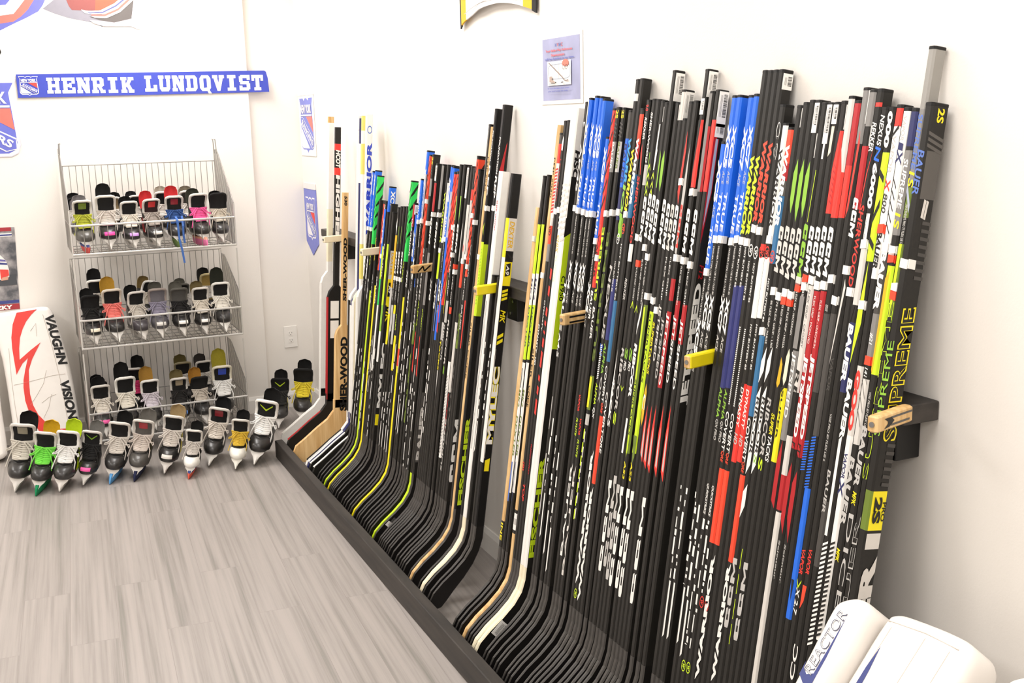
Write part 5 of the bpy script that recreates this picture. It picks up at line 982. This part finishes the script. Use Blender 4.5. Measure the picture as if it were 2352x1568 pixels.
# ---------------------------------------------------------------- things on the walls
def WP(u, v): q = PX(u, v, 1, YP); return float(q[0]), float(q[2])
BLUE, REDC, WHT = ink('#3f4cb4', .7), ink('#e64c44', .7), ink('#f6f3ee', .75)
def slablet(ch):
    R = lambda a, b_, c, d: [(a, b_), (c, b_), (c, d), (a, d)]
    st = lambda x0, x1: [R(x0, 0, x1, 1)]
    ser = lambda x0, x1, y: [R(x0, 0 if y == 0 else .80, x1, .20 if y == 0 else 1)]
    if ch == 'H': return st(.09, .37)+st(.63, .91)+[R(.3, .40, .7, .60)]+ser(0, .46, 0)+ser(0, .46, 1)+ser(.54, 1, 0)+ser(.54, 1, 1)
    if ch == 'E': return st(.10, .40)+ser(0, .98, 0)+ser(0, .98, 1)+[R(.3, .40, .70, .60), R(.74, .62, .98, 1), R(.74, 0, .98, .38), R(.56, .34, .72, .66)]
    if ch == 'N': return st(.06, .32)+st(.68, .94)+[[(.06, 1), (.40, 1), (.94, 0), (.62, 0)]]+ser(0, .42, 0)+ser(.56, 1, 1)+ser(0, .30, 1)
    if ch == 'R': return st(.10, .40)+ser(0, .50, 0)+[R(0, .80, .80, 1), R(.3, .38, .82, .58), R(.62, .45, .92, .92), [(.42, .45), (.66, .45), (1, 0), (.70, 0)]]+[R(.62, 0, 1, .2)]
    if ch == 'I': return st(.25, .75)+ser(0, 1, 0)+ser(0, 1, 1)
    if ch == 'K': return st(.08, .37)+ser(0, .46, 0)+ser(0, .46, 1)+[[(.30, .42), (.64, 1), (.98, 1), (.52, .34)], [(.38, .52), (.62, .62), (1, 0), (.66, 0)]]+ser(.56, 1, 0)+ser(.56, 1, 1)
    if ch == 'L': return st(.12, .44)+ser(0, .98, 0)+ser(0, .56, 1)+[R(.70, 0, .98, .42)]
    if ch == 'U': return [R(.08, .16, .36, 1), R(.64, .16, .92, 1), [(.08, .2), (.22, 0), (.78, 0), (.92, .2), (.92, .26), (.08, .26)]]+ser(0, .44, 1)+ser(.56, 1, 1)
    if ch == 'D': return st(.10, .38)+[R(0, .80, .78, 1), R(0, 0, .78, .20), [(.64, .98), (.78, 1), (.95, .82), (.95, .18), (.78, 0), (.64, .02)]]
    if ch in 'QO': return [[(.04, .2), (.22, 0), (.36, .03), (.36, .97), (.22, 1), (.04, .8)], [(.96, .2), (.78, 0), (.64, .03), (.64, .97), (.78, 1), (.96, .8)], R(.22, 0, .78, .2), R(.22, .8, .78, 1)]+([[(.50, .22), (.70, .22), (1, -.16), (.74, -.16)]] if ch == 'Q' else [])
    if ch == 'V': return [[(.04, 1), (.36, 1), (.58, .25), (.50, 0), (.38, 0)], [(.96, 1), (.64, 1), (.42, .25), (.50, 0), (.62, 0)]]+ser(0, .44, 1)+ser(.56, 1, 1)
    if ch == 'S': return [R(.04, .56, .34, .92), R(.16, .80, .96, 1), R(.12, .40, .88, .60), R(.66, .08, .96, .46), R(.04, 0, .84, .20), R(.70, .68, .96, 1), R(.04, 0, .30, .32)]
    if ch == 'T': return st(.34, .66)+ser(.20, .80, 0)+ser(0, 1, 1)+[R(0, .62, .22, 1), R(.78, .62, 1, 1)]
    return []
def slabtext(fl, s_, a0, a1, b0, b1, m, gap=.10):
    n = len(s_); w = (a1-a0)/(n-gap)
    k = fl.k
    for i, ch in enumerate(s_):
        for j, pl_ in enumerate(slablet(ch)):
            fl.k = k+j*.3; x = a0+i*w; ww = w*(1-gap)
            if ch == 'I': x += ww*.14; ww *= .72
            fl.poly([(x+q*ww, b0+y*(b1-b0)) for q, y in pl_], m)
    fl.k = k+4
# long name banner
x0, z1 = WP(36, 171); x1, z1b = WP(612, 162); xb0, z0 = WP(42, 225); xb1, z0b = WP(616, 211)
q = MB(); m = BLUE; yb = YP-.010
q.prism([(x0, z0), (x1+.006, z0b), (x1+.002, z1b-.04), (x1-.006, z1b-.006), (x1-.016, z1b), (x0, z1)], yb, yb+.004, m)
o = q.build('name_banner', smooth=False)
tag(o, 'long blue cloth banner with white block-lettered name above the wire baskets', 'banner')
q = MB(); fl = Flat(q, (0, yb, 0), (1, 0, 0), (0, 0, 1), (0, -1, 0), .0005)
shield(fl, *[(WP(45, 178)[0]+WP(87, 216)[0])/2, (WP(45, 178)[1]+WP(87, 218)[1])/2+.001], .094, .098, BLUE, WHT, REDC)
q.build('crest', o, False)
q = MB(); fl = Flat(q, (0, yb, 0), (1, 0, 0), (0, 0, 1), (0, -1, 0), .0005)
lx = lambda u: WP(u, 195)[0]
slabtext(fl, 'HENRIK', lx(107), lx(307), WP(200, 214)[1], WP(200, 178)[1], WHT); q.build('lettering', o, False)
q = MB(); fl = Flat(q, (0, yb, 0), (1, 0, 0), (0, 0, 1), (0, -1, 0), .0005)
slabtext(fl, 'LUNDQVIST', lx(332), lx(604), WP(470, 209)[1], WP(470, 173)[1], WHT)
q.build('lettering', o, False)
# big shield sign at the left edge
xr, zt_ = WP(33, 184); _, zb_ = WP(30, 369); w_, h_ = .40, zt_-zb_
cx_ = xr-w_/2+.004; cz_ = (zt_+zb_)/2
q = MB(); base = [(-.5,.5),(-.22,.5),(-.16,.455),(-.06,.5),(.06,.5),(.16,.455),(.22,.5),(.5,.5),(.43,.37),(.46,0),(.48,-.3),(.44,-.4),(.36,-.44),(.12,-.44),(.05,-.46),(0,-.5),(-.05,-.46),(-.12,-.44),(-.36,-.44),(-.44,-.4),(-.48,-.3),(-.46,0),(-.43,.37)]
q.prism([(cx_+a*w_*1.02, cz_+c_*h_*1.02) for a, c_ in base], YP-.004, YP-.001, ink('#d6d3dd', .7))
fl = Flat(q, (0, YP-.004, 0), (1, 0, 0), (0, 0, 1), (0, -1, 0), .0004)
shield(fl, cx_, cz_, w_, h_, ink('#6b72cc', .7), WHT, ink('#f0766a', .7))
tag(q.build('shield_sign', smooth=False), 'large blue, white and red shield sign cut off by the left edge of the view', 'sign')
# player poster at the left edge
def mottle():
    m = bpy.data.materials.new('grey_ice_haze'); m.use_nodes = True; nt = m.node_tree; b_ = nt.nodes['Principled BSDF']
    tc = nt.nodes.new('ShaderNodeTexCoord'); n = nt.nodes.new('ShaderNodeTexNoise'); n.inputs['Scale'].default_value = 16; n.inputs['Detail'].default_value = 6
    r = nt.nodes.new('ShaderNodeValToRGB'); r.color_ramp.elements[0].position = .35; r.color_ramp.elements[0].color = lin('#55565b'); r.color_ramp.elements[1].position = .68; r.color_ramp.elements[1].color = lin('#b9b4b4')
    nt.links.new(tc.outputs['Object'], n.inputs['Vector']); nt.links.new(n.outputs['Fac'], r.inputs['Fac']); nt.links.new(r.outputs['Color'], b_.inputs['Base Color']); b_.inputs['Roughness'].default_value = .4
    return m
xr0, zt_ = WP(32, 521); xr1, zb_ = WP(46, 709); w_ = .34
q = MB(); q.prism([(xr1-w_, zb_), (xr1, zb_), (xr0+.002, zt_), (xr1-w_, zt_)], YP-.002, YP-.0005, mottle())
fl = Flat(q, (xr1-w_, YP-.002, zb_), (1, 0, 0), (0, 0, 1), (0, -1, 0), .0004); hh = zt_-zb_
RD = ink('#a8313a', .5); NV = ink('#3c4484', .5)
fl.rect(.0, 0, w_, hh*.07, RD); fl.rect(0, hh*.078, w_, hh*.115, NV); fl.rect(0, hh*.955, w_, hh, RD); fl.rect(0, hh*.89, w_, hh*.93, WHT); fl.rect(0, hh*.90, w_, hh*.918, NV)
fl.rect(0, hh*.30, w_, hh*.43, ink('#4b4d52', .5))
for c_, pts in ((WHT, [(0, .36), (.70, .36), (.90, .40), (.91, .48), (.88, .60), (.80, .68), (.5, .76), (0, .78)]), (NV, [(.78, .56), (.89, .55), (.89, .57), (.78, .585)]), (ink('#6c66a8', .5), [(.76, .60), (.88, .59), (.87, .61), (.76, .63)]), (REDC, [(.78, .38), (.90, .42), (.90, .49), (.78, .50)]), (ink('#d9a48c', .5), [(.78, .36), (.88, .37), (.89, .41), (.80, .40)])):
    fl.poly([(a*w_, c2*hh) for a, c2 in pts], c_)
fl.text('ZKY', w_*.66, hh*.034, w_*.24, hh*.05, WHT, bold=.06)
tag(q.build('player_poster', smooth=False), 'grey action poster with red and blue borders below the shield sign', 'poster')
# player wall decal at the top left
q = MB(); fl = Flat(q, (0, YP-.0006, 0), (1, 0, 0), (0, 0, 1), (0, -1, 0), .0004)
P = lambda pts: [WP(*c_) for c_ in pts]
G1, G2, G3 = ink('#86838c', .6), ink('#5f5957', .6), ink('#a8a3a8', .6)
for pts, m in (([(98, 20), (125, -2), (170, -20), (210, 0), (240, 40), (235, 62), (215, 52), (160, 42), (125, 31)], G1), ([(152, -60), (152, 0), (158, 14), (165, 23), (190, 24), (222, 24), (230, -60)], ink('#8a4a46', .6)),
    ([(222, -60), (218, 24), (245, 23), (262, 14), (285, 0), (330, -60)], ink('#d25840', .6)), ([(205, 38), (240, 42), (270, 26), (298, 0), (330, -50), (320, -10), (305, 42), (262, 52), (235, 48)], G2),
    ([(186, 22), (205, 26), (230, 24), (262, 8), (296, -20), (304, -14), (270, 18), (240, 31), (210, 33), (195, 30)], WHT), ([(190, 27), (205, 29), (235, 27), (265, 12), (298, -15), (300, -12), (267, 15), (236, 30), (206, 31)], ink('#5b5e8c', .6)),
    ([(208, 34), (240, 33), (270, 20), (306, -14), (312, -8), (276, 26), (244, 41), (222, 41)], ink('#e36d62', .6)), ([(210, 37), (240, 38), (272, 24), (310, -10), (313, -6), (276, 28), (244, 42), (218, 41)], WHT),
    ([(205, 46), (236, 48), (262, 52), (305, 42), (302, 61), (240, 61), (215, 54)], G3), ([(302, 61), (302, 40), (314, -60), (322, -60), (318, 40), (320, 64), (336, 68), (316, 67)], ink('#d9cbd4', .7))): fl.poly(P(pts), m)
o = q.build('player_decal', smooth=False); tag(o, 'cut-out wall decal of a red striped jersey and dark trousers, top left', 'decal')
q = MB(); fl = Flat(q, (0, YP-.0006, 0), (1, 0, 0), (0, 0, 1), (0, -1, 0), .0004)
for pts, m in (([(-60, 100), (0, 70), (30, 55), (60, 41), (88, 26), (98, 12), (106, -6), (130, -60), (-60, -60)], ink('#6d70c0', .7)), ([(-60, 62), (0, 54), (30, 50), (48, 38), (64, 22), (80, -4), (100, -60), (-60, -60)], ink('#f0766a', .7)), ([(-60, 42), (0, 36), (31, 32), (44, 16), (62, -8), (80, -60), (-60, -60)], WHT), ([(-60, 16), (0, 12), (13, 11), (24, -2), (40, -60), (-60, -60)], ink('#6d70c0', .7))): fl.poly(P(pts), m)
tag(q.build('emblem_decal', smooth=False), 'round blue, red and white emblem decal in the top left corner', 'decal')
q = MB(); q.prism([WP(*c_) for c_ in ((-14, 108), (-1, 110), (3, 120), (0, 126), (-14, 130))], YP-.0015, YP-.0005, ck('k'))
tag(q.build('decal_scrap', smooth=False), 'small dark decal edge at the left margin above the shield sign', 'decal')
# flyer on the right wall
def RP(u, v): q_ = PX(u, v, 0, XW); return float(q_[1]), float(q_[2])
yl, zt_ = RP(1243, 86); yr, zb_ = RP(1341, 239); zt_ = 1.896; zb_ = 1.688
q = MB(); q.box((XW-.0025, yr, zb_), (XW-.0008, yl, zt_), ink('#f5f2ec', .6))
w_, h_ = yl-yr, zt_-zb_
fl = Flat(q, (XW-.0025, yl, zb_), (0, -1, 0), (0, 0, 1), (-1, 0, 0), .0004)
fl.rect(.05*w_, .055*h_, .945*w_, .945*h_, ink('#a4a6c6', .6, 0, 0, .25, 14))
RDF, BLF, GRF = ink('#dd6a6c', .6), ink('#636bb4', .6), ink('#55504e', .6)
for i, (ch, m) in enumerate(zip('HVHC', (BLF, RDF, BLF, RDF))): fl.text(ch, (.365+i*.05)*w_, .845*h_, .036*w_, .05*h_, m)
fl.text('Your Skilled Play References', .14*w_, .765*h_, .64*w_, .045*h_, RDF)
fl.text('Newcomers', .28*w_, .705*h_, .32*w_, .04*h_, RDF)
fl.text("will be dangling in no time", .12*w_, .648*h_, .70*w_, .042*h_, BLF)
fl.rect(.19*w_, .27*h_, .755*w_, .615*h_, WHT)
n_ = 28; sup = [(.475+.265*math.copysign(abs(math.cos(a))**.45, math.cos(a)), .465+.105*math.copysign(abs(math.sin(a))**.45, math.sin(a))) for a in np.linspace(0, 2*PI, n_+1)]
fl.line([(a*w_, c_*h_) for a, c_ in sup], .0022, ink('#a7b0bd', .6))
for xx, m in ((.38, BLF), (.475, RDF), (.56, BLF)): fl.line([(xx*w_, .365*h_), (xx*w_, .565*h_)], .001, m)
fl.poly([(a*w_, c_*h_) for a, c_ in ((.555, .56), (.57, .60), (.62, .63), (.68, .625), (.71, .60), (.715, .555), (.68, .53), (.60, .535))], ink('#f0806e', .6))
for xx in (.60, .665): fl.ring(xx*w_, .52*h_, .006, .0015, GRF, 12)
fl.line([(.245*w_, .60*h_), (.555*w_, .39*h_), (.62*w_, .335*h_), (.66*w_, .328*h_), (.715*w_, .335*h_)], .0032, ink('#8b7a72', .6))
fl.poly([(a*w_, c_*h_) for a, c_ in ((.265, .40), (.33, .40), (.32, .355), (.39, .325), (.395, .305), (.26, .32))], ink('#b5a094', .6))
fl.line([(.255*w_, .295*h_), (.395*w_, .295*h_)], .0015, GRF)
fl.poly([(a*w_, c_*h_) for a, c_ in ((.405, .318), (.435, .318), (.435, .302), (.405, .302))], ck('K'))
fl.poly([(a*w_, c_*h_) for a, c_ in ((.55, .312), (.605, .316), (.605, .30), (.55, .298))], GRF)
fl.text('for more information please contact', .23*w_, .225*h_, .52*w_, .03*h_, BLF); fl.text('your local hockey club today', .24*w_, .185*h_, .48*w_, .03*h_, BLF)
tag(q.build('flyer', smooth=False), 'pale blue printed flyer with a rink drawing taped to the right wall', 'flyer')
# two small crest pennants near the corner
PB, PR = ink('#7f85cc', .75), ink('#ea7d74', .75)
y0_, z1_ = RP(685, 216); y0_ = min(y0_, YB-.01); y1_, _ = RP(720, 213); _, z0_ = RP(700, 357)
q = MB(); q.box((XW-.006, y1_, z1_-.012), (XW-.001, y0_, z1_), WHT); q.box((XW-.004, y1_+.004, z0_), (XW-.0015, y0_-.004, z1_-.010), ink('#f3efe9', .8))
fl = Flat(q, (XW-.004, (y0_+y1_)/2, (z0_+z1_)/2-.006), (0, -1, 0), (0, 0, 1), (-1, 0, 0), .0004); shield(fl, 0, 0, (y0_-y1_)*.92, (z1_-z0_)*.94, PB, ink('#f2eef0', .75), PR, False)
tag(q.build('crest_pennant', smooth=False), 'upper of two small pennants by the corner, pale crest on white', 'pennant')
y0_, z1_ = RP(697, 421); y0_ = min(y0_, YB-.012); y1_, _ = RP(723, 424); _, zm_ = RP(726, 557); ym_, z0_ = RP(714, 583); y1_ = y0_-.27; z1_ = 1.315
q = MB(); q.prism([(-.135, zm_-.006), (0, z0_), (.135, zm_-.006), (.135, z1_-.03), (-.135, z1_-.03)], 0, .003, PB, lambda a, c_, o_: (XW-.004+o_, (y0_+y1_)/2-a, c_))
q.box((XW-.006, y1_, z1_-.032), (XW-.001, y0_, z1_), ink('#e9e2e0', .8))
fl = Flat(q, (XW-.004, (y0_+y1_)/2, (z1_+zm_)/2-.035), (0, -1, 0), (0, 0, 1), (-1, 0, 0), .0004); shield(fl, 0, 0, .205, .245, PB, ink('#f2eef0', .75), REDC)
tag(q.build('crest_pennant', smooth=False), 'lower of two small pennants by the corner, blue with a pointed end', 'pennant')
# jersey hanging on the right wall, lower hem in view
jr = thing('hockey_jersey', 'white jersey with yellow and black sides hanging high on the right wall', 'jersey', (XW, 3.55, 1.97))
def jsheet(name, t0, t1, m, out=0.0, hem=0.0, n=14):
    yl_, yr_ = 3.862, 3.238; q_ = MB(); rows = 10; F_, B_ = [], []
    for i in range(n+1):
        t_ = t0+(t1-t0)*i/n; y = yl_+(yr_-yl_)*t_
        zb = 1.972+.052*math.sin(PI*min(1, max(0, t_)))**.8+hem
        bul = .012+.014*math.sin(PI*t_)+.003*math.sin(t_*23)+out
        F_.append([(XW-.003-bul*(1-.5*(j/rows)), y+(.02*(j/rows)*(1-2*t_)), zb+(2.62-zb)*j/rows) for j in range(rows+1)])
    for i in range(n):
        for j in range(rows): q_.poly([F_[i][j], F_[i+1][j], F_[i+1][j+1], F_[i][j+1]], m)
        a, b2 = F_[i][0], F_[i+1][0]; q_.poly([(a[0]+.006, a[1], a[2]+.001), (b2[0]+.006, b2[1], b2[2]+.001), b2, a], m)
    # thickness: an inner face a few millimetres behind
    for i in range(n):
        for j in range(rows): q_.poly([(p_[0]+.006, p_[1], p_[2]) for p_ in (F_[i][j+1], F_[i+1][j+1], F_[i+1][j], F_[i][j])], m)
    for e in (0, n):
        for j in range(rows): q_.poly([F_[e][j], F_[e][j+1], (F_[e][j+1][0]+.006,)+F_[e][j+1][1:], (F_[e][j][0]+.006,)+F_[e][j][1:]], m)
    o_ = q_.build(name, jr); o_.location = (-XW, -3.55, -1.97); return o_
YEL = ink('#f2bd2f', .75, 0, 0, .06, 200, .1); WJ = ink('#f6f2f0', .8, 0, 0, .03, 200, .1); BKJ = ink('#2b2a2a', .8)
jsheet('jersey_body', .115, .885, WJ); jsheet('yellow_panel', .03, .115, YEL, 0, 0, 4); jsheet('yellow_panel', .885, .965, YEL, 0, 0, 4); jsheet('black_piping', .0, .03, BKJ, 0, -.003, 2); jsheet('black_piping', .965, 1.0, BKJ, 0, -.004, 2)
q = MB(); q.tube([(XW-.027-.004*math.sin(PI*t_), 3.862-.624*t_, 1.972+.052*math.sin(PI*t_)**.8+.018) for t_ in np.linspace(.12, .88, 16)], .0012, ink('#d9d2cd', .8), 5); o = q.build('hem_seam', jr); o.location = (-XW, -3.55, -1.97)
# ---------------------------------------------------------------- goalie leg pads
PADW = ink('#f3eee8', .45, 0, .15, .05, 18, .15, 'white_pad_leather')
class Plane:
    def __init__(s_, O, ux, uy, n): s_.O, s_.ux, s_.uy, s_.n = (np.array(q_, float) for q_ in (O, ux, uy, n))
    def at(s_, a, b_, o=0): return tuple(s_.ux*a+s_.uy*b_+s_.n*o)
    def px(s_, u, v):
        d = FW + RT*(u-IW/2)/F - UP*(v-IH/2)/F; t_ = ((s_.O-EYE)@s_.n)/(d@s_.n); q_ = EYE+t_*d-s_.O
        return float(q_@s_.ux), float(q_@s_.uy)
def smooth_poly(pts, it=2):
    for _ in range(it):
        o = []
        for (a, b_), (c_, d) in zip(pts, pts[1:]+pts[:1]): o += [(a*.75+c_*.25, b_*.75+d*.25), (a*.25+c_*.75, b_*.25+d*.75)]
        pts = o
    return pts
def cushion(mb, pl_, pts, o_top, o_bot, m, r=.02):
    # padded slab: outline in plane coordinates, rounded over at the face and the back
    A_ = np.array(pts); c_ = A_.mean(0); n = len(A_)
    nx = np.roll(A_, -1, 0)-np.roll(A_, 1, 0); L = np.linalg.norm(nx, axis=1, keepdims=True); nrm = np.stack([nx[:, 1], -nx[:, 0]], 1)/np.maximum(L, 1e-6)
    area_ = sum(A_[i][0]*A_[(i+1) % n][1]-A_[(i+1) % n][0]*A_[i][1] for i in range(n))
    if area_ < 0: nrm = -nrm
    rings = []
    for ins, o in ((r, o_top), (r*.62, o_top-r*.10), (r*.28, o_top-r*.36), (r*.07, o_top-r*.7), (0, o_top-r*1.1), (0, o_bot+r), (r*.3, o_bot+r*.3), (r, o_bot)):
        rings.append([pl_.at(*(A_[i]-nrm[i]*ins), o) for i in range(n)])
    mb.loft(rings, m, (False, False))
    from mathutils.geometry import tessellate_polygon
    for ring, fl_ in ((rings[0], False), (rings[-1], True)):
        tri = tessellate_polygon([[Vector((float(A_[i][0]-nrm[i][0]*r), float(A_[i][1]-nrm[i][1]*r), 0)) for i in range(n)]])
        mb.add(ring, [tuple(t_) for t_ in tri], m)
# left pad with a red flash
k_ = .25; L_ = math.sqrt(1+k_*k_)
def left_pad(label, dx, dy, outline_px, art):
    pl_ = Plane((dx, 6.0+dy, 0), (1, 0, 0), (0, k_/L_, 1/L_), (0, -1/L_, k_/L_))
    r = thing('goalie_leg_pad', label, 'leg pad', tuple(pl_.O))
    pts = outline_px
    q_ = MB(); cushion(q_, pl_, smooth_poly(pts), 0, -.13, PADW, .022); q_.build('pad_body', r)
    if not art: return r
    E = lambda L: [pl_.px(*c_) for c_ in L]
    q_ = MB(); fl_ = lambda L, m, o: q_.poly([pl_.at(a, b_, o) for a, b_ in L], m)
    red = ink('#e2382f', .45, 0, .1)
    up = E([(38, 718), (84, 710), (72, 722), (60, 738), (52, 755), (46, 775), (44, 800), (45, 826), (70, 804), (93, 786), (74, 824), (66, 850), (67, 880)])
    dn = E([(69, 905), (76, 930), (88, 952), (108, 972), (128, 985), (160, 983), (170, 979), (152, 998), (140, 1008), (110, 1008), (90, 990), (70, 955), (58, 920), (54, 890), (54, 872), (58, 848), (64, 822), (52, 834), (46, 845), (38, 860), (33, 830), (28, 800), (26, 775), (29, 745)])
    full = up+dn; n = len(full)
    from mathutils.geometry import tessellate_polygon
    tri = tessellate_polygon([[Vector((a, b_, 0)) for a, b_ in full]])
    base = len(q_.v); q_.add([pl_.at(a, b_, .0016) for a, b_ in full]+[pl_.at(a, b_, -.004) for a, b_ in full], [tuple(t_) for t_ in tri]+[(i, (i+1) % n, n+(i+1) % n, n+i) for i in range(n)], red)
    o = q_.build('red_flash', r, False)
    q_ = MB(); sm = ink('#cfc6bd', .6)
    for L in ([(98, 722), (118, 790), (138, 870), (158, 980)], [(32, 884), (60, 878), (120, 862), (150, 858)], [(70, 760), (82, 742), (84, 772)], [(70, 930), (86, 905), (100, 880), (106, 850)], [(96, 925), (112, 912), (128, 905)], [(100, 960), (112, 935), (118, 905)], [(20, 800), (26, 870), (34, 930), (44, 990)]):
        c_ = E(L); q_.tube([pl_.at(a, b_, .0002) for a, b_ in c_], .0016, sm, 5)
    q_.build('seams', r)
    BLKT = ck('K')
    def word(t_, p0, p1, h):
        q_ = MB()
        a = np.array(pl_.px(*p0)); c_ = np.array(pl_.px(*p1)); d = c_-a; L = np.linalg.norm(d); d /= L; up_ = np.array([-d[1], d[0]])
        text3(q_, t_, pl_.at(a[0], a[1], .0014), pl_.ux*d[0]+pl_.uy*d[1], pl_.ux*up_[0]+pl_.uy*up_[1], L, h, BLKT, .2, .05); q_.build('lettering', r, False)
    word('VAUGHN', (112, 722), (145, 836), .046); word('VISION', (147, 872), (168, 962), .046)
    return r
plx = Plane((0, 6.0, 0), (1, 0, 0), (0, k_/L_, 1/L_), (0, -1/L_, k_/L_))
ol = [plx.px(*c_) for c_ in ((-30, 722), (10, 716), (60, 708), (100, 702), (116, 706), (128, 730), (142, 772), (158, 825), (170, 880), (180, 940), (187, 990), (190, 1030))]+[(.222, .012), (-.085, .012)]+[plx.px(*c_) for c_ in ((33, 1010), (27, 960), (18, 900), (10, 850), (0, 800), (-24, 740))]
left_pad('white leg pad with a red flash and black lettering leaning on the back wall', 0, 0, ol, True)
left_pad('plain white leg pad at the left edge, beside the red-flashed one', -.302, -.02, [(-.10, .62), (-.06, .655), (.12, .655), (.165, .60), (.172, .45), (.166, .30), (.176, .10), (.17, .012), (-.10, .012)], False)
# right foreground pads
def right_pad(label, da, db, art=True):
    pl_ = Plane(np.array((1.323, 1.464, .784))+np.array((0, -1., 0))*da+np.array((.652, 0, .758))*db, (0, -1, 0), (.652, 0, .758), (-.758, 0, .652))
    at0 = pl_.at; pl_.at = lambda a, b_, o=0: at0(a*.945, b_*.945, o)
    r = thing('goalie_leg_pad', label, 'leg pad', tuple(pl_.O))
    q_ = MB(); cushion(q_, pl_, smooth_poly([(.052, -.95), (.270, -.95), (.285, -.6), (.274, -.2), (.266, -.03), (.256, .020), (.232, .034), (.19, .034), (.12, .027), (.072, .020), (.056, .0), (.062, -.15), (.060, -.5)]), -.018, -.125, PADW, .026); q_.build('pad_body', r)
    q_ = MB(); cushion(q_, pl_, smooth_poly([(.02, -.94), (-.05, -.94), (.0, -.5), (-.006, -.30), (-.014, -.19), (-.034, -.045), (-.032, -.022), (-.014, -.004), (.006, .006), (.030, .006), (.046, -.006), (.050, -.03), (.058, -.15), (.052, -.30), (.04, -.6)]), .012, -.10, PADW, .024); q_.build('outer_roll', r)
    sm = ink('#c9beb4', .6); q_ = MB()
    for L in ([(.075, -.004), (.16, .008), (.235, .010)], [(.090, -.012), (.095, -.9)], [(.165, .0), (.170, -.9)], [(.222, .0), (.232, -.9)]): q_.tube([pl_.at(a, b_, -.0185) for a, b_ in L], .0011, sm, 5)
    q_.build('seams', r)
    if art:
        nv = ink('#36407f', .5); q_ = MB()
        q_.poly([pl_.at(a, b_, -.0174) for a, b_ in ((.093, -.052), (.100, -.10), (.106, -.17), (.112, -.26), (.098, -.26), (.092, -.17), (.090, -.10))], nv)
        q_.build('navy_stripe', r, False)
        E = lambda u, v: pl_.px(u, v)
        q_ = MB(); off = .0124
        d0 = np.array((.012, -.168)); d1 = np.array((.006, -.040)); d = d1-d0; L = np.linalg.norm(d); d /= L; up_ = np.array([-d[1], d[0]])
        T3 = lambda a, b_: pl_.at(*(d0+d*a+up_*b_), off)
        q_.poly([T3(*c_) for c_ in ((-.024, -.006), (-.010, .016), (.018, .018), (.004, .0135), (-.004, .001), (.004, -.013), (.06, -.013), (L, -.012), (.04, -.020), (-.016, -.022))], nv)
        text3(q_, 'REACTOR', pl_.at(*d0, off+.0004), pl_.ux*d[0]+pl_.uy*d[1], pl_.ux*up_[0]+pl_.uy*up_[1], L, .022, ink('#55566a', .5), .25, .01)
        text3(q_, 'REACTOR', pl_.at(*(d0+d*.001), off+.0008), pl_.ux*d[0]+pl_.uy*d[1], pl_.ux*up_[0]+pl_.uy*up_[1], L-.002, .0175, ink('#f3eee8', .5), .25, -.02)
        q_.build('lettering', r, False)
    return r
right_pad('white leg pad with navy stripe and outlined lettering in the right foreground', 0, 0)
right_pad('plain white leg pad cut off by the lower right edge of the view', .368, .024, False)
# ---------------------------------------------------------------- light and camera
def area(x, y, sx, sy, pw, z=ZC-.03, col=(1, .97, .94)):
    l = bpy.data.lights.new('ceiling_light', 'AREA'); l.shape = 'RECTANGLE'; l.size = sx; l.size_y = sy; l.energy = pw; l.color = col
    o = link('ceiling_light', l); o.location = (x, y, z)
    return o
for x in (-1.7, .65):
    for y in (-1.2, 1.2, 3.4, 5.65): area(x, y, .6, 1.2, 36 if y > 5 else 33 if x < 0 else 27)
w = bpy.data.worlds.new('room_air'); SC.world = w; w.use_nodes = True
w.node_tree.nodes['Background'].inputs[0].default_value = (1, .97, .93, 1); w.node_tree.nodes['Background'].inputs[1].default_value = .3
cd = bpy.data.cameras.new('camera'); cam = link('camera', cd)
cd.sensor_width = 36; cd.lens = F/IW*36; cd.clip_start = .05
M3 = Matrix(((RT[0], UP[0], -FW[0]), (RT[1], UP[1], -FW[1]), (RT[2], UP[2], -FW[2])))
cam.matrix_world = Matrix.Translation(EYE) @ M3.to_4x4()
SC.camera = cam
SC.view_settings.view_transform = 'Standard'; SC.view_settings.look = 'None'; SC.view_settings.gamma = 1; SC.view_settings.use_curve_mapping = False
SC.view_settings.exposure = 0.0
SC.cycles.max_bounces = 8
